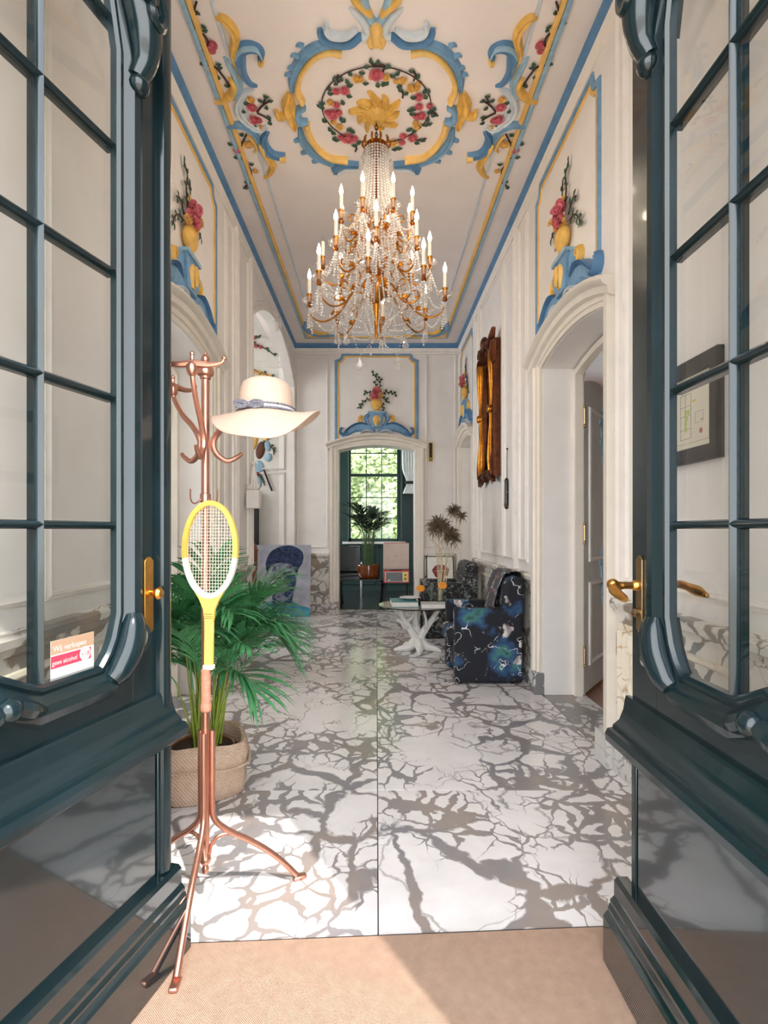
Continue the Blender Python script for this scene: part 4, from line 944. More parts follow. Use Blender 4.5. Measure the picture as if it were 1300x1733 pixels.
VINES = [[(180, 0), (155, 90), (170, 150), (230, 200), (245, 250), (200, 300), (230, 360), (290, 380), (340, 440), (370, 490)],
         [(470, 770), (440, 840), (450, 910), (495, 980), (490, 1040), (460, 1080)], [(530, 640), (565, 600), (605, 575)], [(530, 645), (570, 665), (610, 690)], [(565, 600), (585, 550)], [(155, 90), (185, 60)], [(450, 910), (405, 905)]]
for mir in (False, True):
    side = 'right' if mir else 'left'
    o = thing('stucco_cartouche', 'blue and gold scrolled stucco cartouche with roses on the ceiling, %s of the chandelier' % side, 'stucco ornament', (.85*(1 if mir else -1), 3.75, HC), group='ceiling side cartouches')
    S = lambda n_, p_, w_, c_, h_=.035, fl=0.0: cstroke(o, n_, p_, w_, c_, h_, mir, flute=fl)
    S('backing_scroll', [(340, 325), (372, 370), (402, 420), (422, 480), (412, 540), (365, 575)], [12, 44, 52, 52, 44, 20], 'l', .025, .4)
    S('leaf_plume', [(288, 92), (335, 98), (383, 150), (405, 205), (400, 260), (392, 310), (425, 390), (432, 440)], [14, 42, 50, 50, 46, 40, 30, 14], 'g', .045, .3)
    S('scroll', [(545, 335), (558, 310), (535, 275), (480, 262), (432, 288), (430, 350), (448, 420), (488, 475), (532, 494)], [26, 34, 52, 66, 72, 66, 46, 28, 10], 'd', .045, .3)
    S('scroll_pale_edge', [(560, 320), (530, 262), (470, 250), (420, 275), (402, 330)], [10, 18, 22, 22, 10], 'l', .055)  # raised pale blue edge along the deep blue scroll
    S('curl', [(535, 350), (558, 350), (566, 325)], [16, 26, 12], 'y', .045)
    S('crescent', [(372, 445), (396, 490), (376, 540), (330, 570), (288, 575)], [18, 34, 40, 32, 22], 'g', .045)
    S('shell', [(510, 508), (452, 540), (420, 600), (430, 660), (482, 712), (545, 745), (590, 728)], [22, 44, 46, 46, 44, 40, 20], 'w', .03, .4)
    S('lower_scroll', [(358, 722), (430, 715), (490, 740), (530, 790), (545, 850)], [26, 38, 38, 32, 14], 'b', .04, .3)
    S('foot_scroll', [(592, 758), (570, 800), (580, 850), (622, 888), (692, 902)], [24, 42, 54, 54, 54], 'd', .04, .3)
    S('scroll_tie', [(662, 900), (698, 902)], [40, 40], 'y', .055)
    S('bead_row', [(545, 820), (560, 850), (575, 880)], [18, 28, 18], 'y', .05)
    S('foot_plume', [(560, 870), (602, 918), (622, 960), (602, 1000), (572, 1026)], [14, 34, 40, 28, 8], 'g', .04, .3)
    S('leaf_wisp', [(470, 780), (500, 800), (530, 850), (515, 880)], [10, 24, 22, 8], 'y', .025)
    for v in VINES: ctwig(o, v, mir)
    for p in ((185, 65), (140, 130), (225, 150), (232, 170), (215, 255), (210, 365), (230, 350), (310, 365), (318, 385), (305, 440), (355, 490), (465, 590), (455, 640), (548, 576), (585, 620), (600, 672), (605, 705), (580, 552), (605, 577), (520, 725), (440, 775), (378, 830), (408, 905), (440, 905), (500, 945), (485, 1050), (462, 1082), (470, 1045)): cleaf(o, p, 24, mir)
    for x, y, r, k in ((270, 250, 34, 'p'), (268, 285, 26, 'p'), (248, 392, 26, 'y'), (278, 405, 24, 'y'), (500, 612, 34, 'p'), (512, 684, 36, 'p'), (540, 690, 24, 'p'), (495, 570, 26, 'y'), (556, 735, 24, 'y'), (420, 862, 30, 'p'), (478, 830, 32, 'y'), (500, 815, 20, 'y'), (520, 985, 20, 'y')): crose(o, (x, y), r, k, mir)
# central cartouche frame
o = thing('stucco_surround', 'blue and gold stucco frame with bow around the ceiling wreath', 'stucco ornament', (0, 3.85, HC))
for mir in (False, True):
    S = lambda n_, p_, w_, c_, h_=.035, fl=0.0: cstroke(o, n_, p_, w_, c_, h_, mir, flute=fl)
    S('upper_scroll', [(1035, 262), (930, 250), (835, 288), (765, 370), (738, 450), (732, 525)], [24, 50, 58, 54, 50, 26], 'b', .035, .4)
    S('upper_gold_rib', [(1020, 296), (945, 286), (870, 315), (805, 385), (772, 450), (765, 520), (792, 578)], [34, 30, 28, 28, 30, 34, 36], 'y', .05)
    for x, y in ((800, 260), (770, 320), (752, 390), (735, 430)): S('scroll_tooth', [(x, y), (x-26, y-8), (x-46, y+4)], [26, 18, 3], 'b', .03)
    S('side_shell', [(722, 528), (712, 600), (735, 665), (748, 745)], [30, 78, 74, 22], 'g', .06, .4)
    S('shell_horn', [(640, 628), (655, 662), (690, 655), (725, 630)], [14, 30, 34, 30], 'g', .05)
    S('shell_curl', [(808, 606), (772, 622), (762, 655), (782, 688), (826, 690)], [22, 34, 38, 34, 20], 'b', .06)
    S('lower_gold_rib', [(816, 700), (830, 770), (880, 850), (955, 905), (1055, 918)], [36, 30, 28, 30, 38], 'y', .05)
    S('lower_scroll', [(778, 735), (798, 820), (862, 892), (945, 935), (985, 955)], [24, 46, 52, 44, 20], 'b', .035, .4)
    for x, y in ((775, 800), (815, 870), (880, 920)): S('scroll_tooth', [(x, y), (x-24, y+10), (x-30, y+4)], [26, 18, 3], 'b', .03)
    S('end_scroll', [(985, 998), (985, 965), (1030, 945), (1120, 948)], [26, 44, 48, 40], 'd', .04, .3)
    S('end_scroll_lip', [(1000, 992), (1040, 972), (1110, 972)], [14, 20, 16], 'w', .04)
    S('top_scroll', [(892, 158), (908, 205), (975, 236), (1065, 242), (1140, 196)], [22, 46, 50, 50, 34], 'd', .04, .3)
    S('top_lip', [(938, 125), (930, 160), (965, 192), (1045, 196), (1112, 160)], [22, 34, 36, 32, 16], 'w', .045)
    S('ribbon', [(1180, 190), (1150, 120), (1100, 68), (1062, 44)], [44, 48, 34, 6], 'w', .03)
    S('ribbon', [(1215, 150), (1262, 90), (1292, 0), (1290, -60)], [40, 46, 46, 40], 'l', .03)
    S('gold_ribbon', [(1195, 100), (1165, 50), (1110, 0), (1080, -40)], [24, 46, 50, 40], 'g', .035)
    S('bow_loop', [(1215, 175), (1182, 205), (1195, 240), (1218, 200)], [26, 36, 34, 24], 'y', .05)
    S('crossbar', [(1140, 205), (1180, 196), (1221, 192)], [36, 34, 34], 'w', .035)
MB().relief(F_C, [cpos(c7(p), False) for p in ((1221, 110), (1221, 160), (1221, 235))], [.05, .085, .06], .06).build('bow_knot', 'gold_pale', o)
# rose wreath
o = thing('stucco_wreath', 'round wreath of pink and yellow stucco roses on the ceiling', 'stucco ornament', (0, 3.83, HC))
ring = [F_C(.375*math.cos(t), 3.83+.345*math.sin(t), .008) for t in [2*PI*k/60 for k in range(60)]]
MB().tube(ring, .004, 5, closed=True).build('wreath_stem', 'twig_paint', o)
for x, y, r in ((640, 155, 48), (393, 262, 28), (445, 255, 34), (395, 345, 27), (372, 400, 42), (410, 390, 26), (465, 545, 46), (505, 550, 28), (425, 545, 26), (900, 295, 32), (900, 355, 30), (965, 350, 24), (915, 410, 34), (885, 415, 26), (803, 535, 26), (862, 545, 34), (797, 575, 24), (340, 390, 22)): crose(o, (x, y), r, 'p', conv=c8, ksc=.2769)
for x, y, r in ((520, 185, 32), (545, 190, 24), (700, 175, 30), (760, 200, 22), (803, 195, 30), (855, 240, 36), (885, 245, 26), (900, 215, 22), (358, 330, 26), (378, 450, 24), (415, 480, 27), (890, 475, 30), (880, 455, 22), (745, 575, 32), (605, 180, 18)): crose(o, (x, y), r, 'y', conv=c8, ksc=.2769)
for x, y in ((575, 112), (556, 150), (480, 158), (570, 212), (648, 222), (700, 215), (680, 222), (765, 155), (742, 170), (785, 228), (790, 255), (820, 275), (895, 168), (860, 138), (935, 260), (955, 265), (862, 300), (942, 300), (842, 378), (856, 400), (870, 372), (995, 370), (962, 390), (990, 410), (952, 432), (945, 465), (960, 462), (835, 498), (868, 500), (920, 560), (885, 575), (775, 610), (755, 615), (492, 505), (470, 498), (360, 498), (375, 515), (400, 560), (385, 550), (510, 592), (530, 572), (320, 440), (425, 430), (440, 440), (435, 335), (312, 335), (290, 350), (310, 362), (390, 215), (385, 188), (352, 250), (356, 275), (482, 225), (470, 290), (425, 192), (460, 200), (608, 80), (650, 85), (718, 112), (705, 110)): cleaf(o, (x, y), 28, conv=c8, ksc=.2769)
for v in ([(405, 160), (400, 185), (415, 205)], [(605, 70), (615, 95), (650, 95), (690, 105), (680, 140)], [(860, 135), (880, 160), (868, 195)], [(1015, 412), (990, 390), (965, 380)], [(945, 550), (900, 560), (870, 555)], [(505, 590), (520, 610), (510, 630)], [(800, 300), (802, 275), (790, 255)]): ctwig(o, v, conv=c8)
# gold sunburst boss that carries the chandelier
CY = 3.87
o = thing('stucco_boss', 'gold acanthus boss at the centre of the ceiling above the chandelier', 'stucco ornament', (0, CY, HC))
m = MB(); m.lathe([(.001, -.085), (.035, -.08), (.055, -.055), (.085, -.03), (.09, 0)], (0, CY, HC), 20); m.build('boss', 'gold_paint', o)
for k in range(10):
    a = 2*PI*k/10+.2; L = .175 if k % 2 else .145; d = Vector((math.cos(a), math.sin(a))); t_ = Vector((-d.y, d.x))
    P = [(d*r+t_*q)*1.0+Vector((0, CY)) for r, q in ((.05, 0), (.09, .012), (.125, .0), (L, -.022), (L+.012, -.04))]
    MB().relief(F_C, [tuple(p) for p in P], [.05, .062, .05, .034, .008], .045, 6, 5, .3).build('acanthus_leaf', 'gold_paint', o, sharp=60)
# small corner sprays at the far end of the ceiling
for mir in (False, True):
    s_ = 1 if mir else -1
    o = thing('stucco_corner', 'small blue and gold stucco spray in the far %s ceiling corner' % ('right' if mir else 'left'), 'stucco ornament', (s_*.9, 8.1, HC), group='ceiling corner sprays')
    R = lambda n_, p_, w_, c_: MB().relief(F_C, [(s_*x, y) for x, y in p_], w_, .04).build(n_, MUTE[c_], o)
    R('scroll', [(.99, 7.75), (1.02, 7.95), (.97, 8.15), (.85, 8.28), (.62, 8.30)], [.03, .08, .09, .08, .03], 'b')
    R('plume', [(.90, 7.90), (.93, 8.05), (.85, 8.18), (.70, 8.2)], [.02, .06, .06, .02], 'g')
    R('plume', [(.62, 8.32), (.48, 8.26), (.38, 8.30)], [.02, .07, .02], 'g')
    R('curl', [(.60, 8.22), (.52, 8.14), (.45, 8.2)], [.02, .05, .02], 'w')

# ------------------------------------------------------------------ overdoor stucco: vase of roses on a scrolled pedestal
def overdoor(F, uc, v0, label, sq=1.0, flip=1, seed=1):
    rn = random.Random(seed); o = thing('overdoor_stucco', label, 'stucco ornament', F(uc, v0, 0), group='vase reliefs over the doorways')
    X = lambda a: uc+a*sq*flip
    def R(n_, pts, ws, c_, h=.05, base=.0, fl=.3):
        return MB().relief(F, [(X(a), v0+b) for a, b in pts], ws, h, 6, 6, fl, base).build(n_, MUTE[c_], o, sharp=60)
    for s_ in (1, -1):
        R('base_scroll', [(s_*a, b) for a, b in ((.02, .085), (.14, .10), (.25, .115), (.36, .085), (.46, .02), (.545, -.055))], [.10, .13, .14, .12, .09, .03], 'b', .05)
        R('base_ridge', [(s_*a, b) for a, b in ((.14, .15), (.25, .175), (.36, .145), (.46, .075), (.53, .0))], [.015, .03, .03, .03, .012], 'd', .075)
        R('end_curl', [(s_*a, b) for a, b in ((.44, .03), (.52, .0), (.57, .03), (.56, .09), (.525, .10))], [.03, .045, .045, .04, .015], 'd', .06)
        R('gold_curl', [(s_*a, b) for a, b in ((.16, .13), (.235, .18), (.275, .235), (.245, .285), (.205, .27), (.215, .24))], [.03, .05, .05, .045, .035, .015], 'g', .045)
        R('white_scroll', [(s_*a, b) for a, b in ((.03, .015), (.11, .055), (.20, .05), (.255, .0), (.235, -.03), (.205, -.015))], [.025, .045, .045, .04, .035, .015], 'w', .08)
        R('pedestal_drape', [(s_*a, b) for a, b in ((.115, .325), (.165, .27), (.155, .20), (.115, .13))], [.04, .07, .06, .03], 'b', .055)
    MB().prism(F, [(X(a), v0+b) for a, b in ((-.12, .33), (.12, .33), (.105, .28), (.085, .14), (.10, .10), (-.10, .10), (-.085, .14), (-.105, .28))], 0, .058).build('pedestal', 'blue', o, bevel=.006)
    MB().prism(F, [(X(a), v0+b) for a, b in ((-.14, .325), (.14, .325), (.13, .355), (-.13, .355))], 0, .075).build('pedestal_slab', 'blue_pale', o, bevel=.005)
    R('gold_shell', [(0, .29), (0, .23), (0, .13)], [.05, .135, .05], 'y', .03, .055, .5)
    R('shell_tongue', [(0, .28), (.005, .21), (0, .14)], [.02, .06, .02], 'g', .02, .08)
    VD = Matrix.Diagonal((1, .5, 1, 1)) if F is F_E else Matrix.Diagonal((.5, 1, 1, 1))
    m_ = MB(); m_.lathe([(.001, .355), (.055, .356), (.053, .368), (.032, .38), (.045, .395), (.078, .425), (.092, .46), (.092, .49), (.076, .52), (.058, .535), (.066, .55), (.055, .555), (.001, .55)], n=20, M4=Matrix.Translation(F(uc, v0, .04)) @ VD); m_.build('vase', 'gold_paint', o)
    m_ = MB(); m_.lathe([(.046, .396), (.056, .403), (.05, .412)], n=20, M4=Matrix.Translation(F(uc, v0, .04)) @ VD); m_.build('vase_ring', 'gold_pale', o)
    for a, b, r, k, c in ((-.045, .56, .055, 'p', .08), (.03, .60, .06, 'p', .085), (-.02, .655, .05, 'p', .07), (.06, .55, .045, 'y', .08), (-.075, .53, .035, 'y', .07), (.045, .665, .035, 'y', .06), (-.005, .70, .035, 'y', .05), (.0, .545, .045, 'p', .11), (-.04, .61, .045, 'p', .12), (.05, .58, .04, 'y', .13), (.01, .64, .04, 'p', .12), (-.05, .53, .04, 'p', .13)):
        inst(ROSE[k], 'rose', o, F.mat(X(a), v0+b+.03, c*.7, rn.uniform(0, 6), r*1.05) @ Euler((rn.uniform(-.7, .7), rn.uniform(-.7, .7), 0)).to_matrix().to_4x4())
    sprigs = [[(0, .68), (-.02, .80), (.0, .90), (-.06, .95)], [(.02, .68), (.06, .80), (.05, .90)], [(.05, .60), (.14, .66), (.22, .65), (.29, .63)], [(-.06, .60), (-.13, .66), (-.20, .64)], [(-.08, .55), (-.17, .54), (-.24, .48), (-.27, .42)], [(.08, .56), (.15, .55), (.17, .50)], [(.08, .50), (.10, .42), (.115, .33)]]
    for sp in sprigs:
        P = crom([(X(a), v0+b) for a, b in sp], 5); MB().tube([F(a, b, .02) for a, b in P], .0055, 5).build('twig', 'twig_paint', o)
        for i in range(1, len(P), 2):
            d = math.atan2(P[i][1]-P[i-1][1], (P[i][0]-P[i-1][0])); a = d+(.9 if i % 4 == 1 else -.9)
            inst(LEAF, 'leaf', o, F.mat(P[i][0], P[i][1], .015, a, rn.uniform(.035, .055)))
    return o
overdoor(F_E, .005, 2.785, 'stucco vase of roses on blue scrolls above the far end doorway', seed=2)
overdoor(F_R, 3.76, 2.785, 'stucco vase of roses on blue scrolls above the near right doorway', seed=3)
overdoor(F_L, 3.76, 2.785, 'stucco vase of roses on blue scrolls above the left doorway', seed=4)
overdoor(F_R, (D2[0]+D2[1])/2, 2.785, 'stucco vase of roses above the closed door, beyond the gilt mirror', sq=.84, seed=5)
# ------------------------------------------------------------------ crystal chandelier
ch = thing('chandelier', 'large gilt and crystal chandelier with candle bulbs hanging from the ceiling', 'chandelier', (0, CY, HC-.08))
C0 = Vector((0, CY, 0))
def pol(r, a, h): return C0+Vector((r*math.cos(a), r*math.sin(a), h))
m = MB()
for k in range(5):
    z = HC-.085-k*.026; ax = Vector((1, 0, 0)) if k % 2 else Vector((0, 1, 0))
    m.tube([C0+ax*.010*math.cos(t)+Vector((0, 0, z+.018*math.sin(t))) for t in [2*PI*j/12 for j in range(12)]], .0032, 5, closed=True)
m.build('hanging_chain', 'gilt_dark', ch)
m = MB(); m.lathe([(.001, 3.985), (.02, 3.985), (.03, 3.97), (.075, 3.965), (.085, 3.955), (.085, 3.935), (.072, 3.93), (.02, 3.925)], C0, 20); cw = m.build('crown', 'bronze', ch)
for k in range(10):
    a = 2*PI*k/10; m = MB(); m.stube([pol(.08, a, 3.94), pol(.096, a, 3.965), pol(.092, a, 3.99), pol(.082, a, 4.005)], [.006, .009, .008, .003], 6); m.build('crown_leaf', 'gilt', cw)
m = MB(); m.lathe([(.012, 3.93), (.014, 3.6), (.028, 3.56), (.016, 3.5), (.02, 3.4), (.05, 3.36), (.05, 3.30), (.018, 3.26), (.018, 3.12), (.055, 3.08), (.05, 3.02), (.03, 3.0)], C0, 14); m.build('stem', 'bronze', ch)
m = MB(); m.lathe([(.03, 3.03), (.085, 3.02), (.098, 2.995), (.098, 2.97), (.085, 2.93), (.05, 2.89), (.028, 2.87), (.034, 2.85), (.022, 2.82), (.016, 2.74), (.010, 2.66), (.014, 2.64), (.001, 2.60)], C0, 20); m.build('bowl', 'gilt', ch)
def cup_profile(): return [(.004, -.055), (.012, -.05), (.018, -.035), (.012, -.025), (.014, -.012)]
def kite():
    o_ = [(0, 0), (.006, -.010), (.008, -.026), (.020, -.038), (.018, -.048), (.027, -.058), (.020, -.074), (.008, -.082), (0, -.088)]
    pts = o_+[(-x, z) for x, z in reversed(o_[1:-1])]; m_ = MB(); n_ = len(pts)
    vs_ = [(x, 0, z) for x, z in pts]+[(x*.55, .008, -.045+(z+.045)*.55) for x, z in pts]+[(x*.55, -.008, -.045+(z+.045)*.55) for x, z in pts]
    fs_ = [(i, (i+1) % n_, n_+(i+1) % n_, n_+i) for i in range(n_)]+[(i, 2*n_+i, 2*n_+(i+1) % n_, (i+1) % n_) for i in range(n_)]+[tuple(range(n_, 2*n_)), tuple(range(3*n_-1, 2*n_-1, -1))]
    m_.add(vs_, fs_); return m_.mesh('crystal_drop', 'crystal_clear', sharp=20)
KITE = kite()
def drop(p, s_=1.0, rz=0.0): return inst(KITE, 'crystal_drop', ch, Matrix.Translation(Vector(p)) @ Matrix.Rotation(rz, 4, 'Z') @ Matrix.Diagonal((s_, s_, s_, 1)))
ICO = []
def beads(pts, r=.0100, gap=.0205, taper=None):
    P = [Vector(p) for p in pts]; out = []; acc = 0.0
    for a, b in zip(P, P[1:]):
        L = (b-a).length
        while acc < L: out.append(a+(b-a)*(acc/L)); acc += gap
        acc -= L
    m_ = MB()
    for p in out:
        x = r; m_.add([p+Vector(q)*x for q in ((0, 0, 1), (.943, 0, .2), (.291, .897, .2), (-.763, .554, .2), (-.763, -.554, .2), (.291, -.897, .2), (.763, .554, -.4), (-.291, .897, -.4), (-.943, 0, -.4), (-.291, -.897, -.4), (.763, -.554, -.4), (0, 0, -1))],
              [(0, 1, 2), (0, 2, 3), (0, 3, 4), (0, 4, 5), (0, 5, 1), (1, 6, 2), (2, 7, 3), (3, 8, 4), (4, 9, 5), (5, 10, 1), (2, 6, 7), (3, 7, 8), (4, 8, 9), (5, 9, 10), (1, 10, 6), (11, 7, 6), (11, 8, 7), (11, 9, 8), (11, 10, 9), (11, 6, 10)])
    return tag(m_.build('bead_strand', 'crystal', ch, sharp=180), kind='stuff')
def sag(a, b, s_, n=14):
    a, b = Vector(a), Vector(b); return [a+(b-a)*(k/n)-Vector((0, 0, s_*4*(k/n)*(1-k/n))) for k in range(n+1)]
TIERS = [(.475, 2.905, -96, .0), (.372, 3.145, -90, .0), (.262, 3.405, -110, .0)]
UNLIT = {(1, 6)}
for ti, (R, h, ph, _) in enumerate(TIERS):
    for k in range(8):
        a = math.radians(ph+45*k); arm = MB(); r0 = (.07, .05, .045)[ti]
        z0 = h+(.02 if ti == 0 else -.02)
        arm.stube([pol(r0, a, z0), pol(r0+(R-r0)*.22, a, z0+.02), pol(r0+(R-r0)*.48, a, h-.10), pol(r0+(R-r0)*.74, a, h-.155), pol(R-.022, a, h-.12), pol(R, a, h-.05)], [.0075, .007, .0065, .0065, .006, .006], 7)
        e = r0+(R-r0)*.36; arm.stube([pol(e, a, h-.02), pol(e+.03, a, h+.03), pol(e+.07, a, h+.03), pol(e+.075, a, h-.005), pol(e+.05, a, h-.01)], [.005]*5, 6)
        A = arm.build('arm', 'gilt', ch); T = pol(R, a, h)
        m = MB(); m.stube([pol(r0+(R-r0)*.55-.02, a, h-.10), pol(r0+(R-r0)*.55, a, h-.085), pol(r0+(R-r0)*.55+.03, a, h-.11)], [.004, .016, .004], 7); m.build('arm_leaf', 'gilt', A)
        m = MB(); m.lathe(cup_profile(), T, 12); m.build('socket', 'bronze', A)
        m = MB(); vs = []; n_ = 16
        prof = [(.008, -.02), (.03, -.018), (.044, -.006), (.052, .010)]
        for r, z in prof:
            for j in range(n_): w_ = 1+(.12 if j % 2 else -.06)*(r > .04); vs.append(T+Vector((r*w_*math.cos(2*PI*j/n_), r*w_*math.sin(2*PI*j/n_), z)))
        m.add(vs, [(i*n_+j, i*n_+(j+1) % n_, (i+1)*n_+(j+1) % n_, (i+1)*n_+j) for i in range(3) for j in range(n_)]); m.build('drip_dish', 'crystal_clear', A)
        m = MB(); m.lathe([(.010, -.012), (.018, .0), (.018, .030), (.021, .034), (.021, .042), (.013, .044)], T, 12); m.build('candle_cup', 'gilt', A)
        m = MB(); m.lathe([(.0125, .044), (.0120, .145), (.008, .149), (.001, .149)], T, 12); m.build('candle', 'candle', A)
        m = MB(); m.lathe([(.005, .148), (.0115, .160), (.0135, .172), (.0105, .190), (.005, .207), (.0008, .222)], T, 10); m.build('bulb', 'glass' if (ti, k) in UNLIT else 'flame', A)
        # strands and drops of this arm
        up = (pol(.07, a, 3.02), pol(.06, a, 3.32), pol(.06, a, 3.93))[ti]
        if ti < 2:
            R2, h2, ph2, _ = TIERS[ti+1]; b = math.radians(ph2+45*k); beads(sag(pol(R2, b, h2-.05), T-Vector((0, 0, .045)), .04))
            beads(sag(pol(R*.40, a, h+.20), pol(R*.55, a, h-.09), -.01, 8)); beads(sag(pol(R*.55, a+.39, h+.12), pol(R*.62, a+.39, h-.16), .0, 6))
        a2 = math.radians(ph+45*(k+1)); beads(sag(T-Vector((0, 0, .05)), pol(R, a2, h-.05), (.10, .085, .06)[ti]), .0082)
        s_ = (1.0, .8, .65)[ti]
        drop(T-Vector((0, 0, .085 if ti else .10)), s_, a+1.2); beads([T-Vector((0, 0, .05)), T-Vector((0, 0, .09))], .006, .013)
        beads([T-Vector((0, 0, .035)), pol(R+.012, a, h-.20)], .0085, .0175); beads([pol(R-.018, a, h-.06), pol(R-.02, a, h-.24)], .0085, .0175)
        for da in (-.09, .09): beads([T-Vector((0, 0, .04)), pol(R-.005, a+da*(.3/R), h-.21)], .0085, .0175)
        if ti == 0:
            beads(sag(pol(R-.02, a, h-.06), pol(.10, a, 2.70), .03), .0072)
            if k % 2 == 0: drop(pol(.21, a+.3, 2.64), .95, a); 
            drop(pol(R*.62, a+.2, h-.16), .8, a)
        if ti == 1: drop(pol(R*.5, a, h-.18), .7, a); beads(sag(pol(.055, a, 3.30), pol(.10, a, 3.03), -.02), .0072)
# tent of strands from the crown down to the upper tier, and inner curtains
for k in range(26):
    a = 2*PI*k/26; beads([pol(.078, a, 3.925), pol(.085, a, 3.75), pol(.11, a, 3.55), pol(.165, a, 3.41)], .0098, .0200)
    if k % 2: drop(pol(.088, a, 3.93), .85, a)
for k in range(18):
    a = 2*PI*k/18+.1; beads([pol(.155, a, 3.40), pol(.12, a, 3.25), pol(.17, a, 3.10)], .0098, .0200); beads([pol(.17, a, 3.10), pol(.13, a, 3.0), pol(.19, a, 2.84)], .0078, .0172); drop(pol(.19, a, 2.85), .7, a)
for k in range(8):
    a = 2*PI*k/8+.2; beads([pol(.09, a, 2.93), pol(.13, a, 2.80), pol(.05, a, 2.64)], .0068, .0145)
for px in (609, 673):                                          # two long swags with the lowest drops
    p = at(px, 602, CY-.08); beads(sag(pol(.33, math.radians(-130 if px < 637 else -50), 2.72), p, .0), .005, .020); beads(sag(pol(.02, -PI/2, 2.62), p, .0), .005, .020); drop(p, 1.15, .1)
MB().tube([C0+Vector((0, 0, 3.93)), C0+Vector((0, 0, 4.0)), C0+Vector((0, 0, 4.075))], .004, 6).build('hook', 'gilt_dark', ch)
# ------------------------------------------------------------------ armchairs
def armchair(name, label, x0, x1, y0, y1, fabric, arm_h=.635, back_h=.90):
    o = thing(name, label, 'armchair', ((x0+x1)/2, (y0+y1)/2, 0), group='printed armchairs'); aw = .125
    def soft(lo, hi, nm, bev, parent=o, taper=None):
        m_ = MB(); m_.b2(lo, hi); ob = m_.build(nm, fabric, parent); b = ob.modifiers.new('bevel', 'BEVEL'); b.width = bev; b.segments = 4; return ob
    soft((x0+.03, y0, .02), (x1-.01, y0+aw, arm_h), 'arm', .018); soft((x0+.03, y1-aw, .02), (x1-.01, y1, arm_h), 'arm', .018)
    soft((x0+.06, y0+aw-.005, .06), (x1-.12, y1-aw+.005, .30), 'seat_base', .015)
    soft((x0-.02, y0+aw+.004, .29), (x1-.17, y1-aw-.004, .455), 'seat_cushion', .055)
    m_ = MB(); F = Fr((0, y0, 0), (1, 0, 0), (0, 0, 1), (0, 1, 0))
    m_.prism(F, [(x1-.23, .30), (x1-.02, .08), (x1+.0, .40), (x1+.012, back_h-.02), (x1-.06, back_h), (x1-.14, back_h-.02)], .012, y1-y0-.012)
    bk_ = m_.build('backrest', fabric, o); b = bk_.modifiers.new('bevel', 'BEVEL'); b.width = .03; b.segments = 4
    for yy in (y0+.003, y1-.003):
        MB().tube([(x0+.035, yy, .03), (x0+.035, yy, arm_h-.01), (x1-.015, yy, arm_h-.01)], .006, 6).build('piping', fabric, o)
    for x in (x0+.08, x1-.08):
        for y in (y0+.06, y1-.06): MB().lathe([(.018, 0), (.022, .02), (.022, .03)], (x, y, 0), 10).build('foot', 'black_matt', o)
    return o
armchair('armchair', 'cube armchair in dark navy botanical print, nearest to the viewer', .622, 1.222, 4.60, 5.27, 'floral_print')
armchair('armchair', 'armchair in grey mottled print, behind the round table', .53, 1.20, 6.56, 7.22, 'grey_print', .66, .91)
th_ = thing('throw_blanket', 'grey patterned throw draped over the back of the dark armchair', 'throw', (1.15, 4.98, .9))
m = MB(); N1, N2 = 26, 14; vs = []
for i in range(N1+1):
    t = i/N1; y = 4.72+.44*t
    for j in range(N2+1):
        s_ = j/N2; wv = .012*math.sin(t*19+s_*4)+.006*math.sin(t*43)
        if s_ < .62: k = s_/.62; x, z = 1.000-wv+.10*k**1.3, .60+.02*math.sin(t*7)+.325*k
        elif s_ < .8: k = (s_-.62)/.18; x, z = 1.100+.136*k, .925+.016*math.sin(PI*k)
        else: k = (s_-.8)/.2; x, z = 1.236+.003, .92-.10*k+.02*math.sin(t*11)
        vs.append((x, y+.02*math.sin(s_*5), z))
m.add(vs, [(i*(N2+1)+j, i*(N2+1)+j+1, (i+1)*(N2+1)+j+1, (i+1)*(N2+1)+j) for i in range(N1) for j in range(N2)])
ob = m.build('cloth', 'throw_print', th_, sharp=80); sm = ob.modifiers.new('thick', 'SOLIDIFY'); sm.thickness = .006

# ------------------------------------------------------------------ round table on a white branch foot
TX, TY, TH = .443, 5.95, .49
tb = thing('coffee_table', 'round glass topped table on a white branching coral foot', 'table', (TX, TY, 0))
m = MB(); m.lathe([(.001, TH-.012), (.415, TH-.012), (.42, TH-.006), (.415, TH), (.001, TH)], (TX, TY, 0), 48); m.build('glass_top', 'black_gloss', tb)
V = lambda r, a, h: (TX+r*math.cos(math.radians(a)), TY+r*math.sin(math.radians(a)), h)
def limb(nm, pts, rr, parent=tb): m_ = MB(); m_.stube([V(*p) for p in pts], rr, 8, 5); return m_.build(nm, 'white_paint', parent)
for a in (-88, -20, 50, 125, 195): limb('root', [(.03, a, .10), (.10, a+6, .045), (.19, a+2, .028), (.26, a-4, .012)], [.055, .045, .032, .014])
t1 = limb('trunk', [(.02, 200, .05), (.03, 200, .14), (.09, 188, .24), (.15, 178, .34), (.17, 184, .40), (.21, 186, .478)], [.055, .045, .036, .030, .026, .022])
t2 = limb('trunk', [(.02, 0, .05), (.035, -10, .15), (.09, -4, .24), (.15, 2, .32), (.20, -6, .40), (.25, -4, .478)], [.055, .045, .038, .032, .026, .022])
t3 = limb('trunk', [(.01, 90, .06), (.03, 80, .16), (.06, 100, .28), (.10, 84, .38), (.14, 90, .478)], [.05, .042, .034, .028, .022])
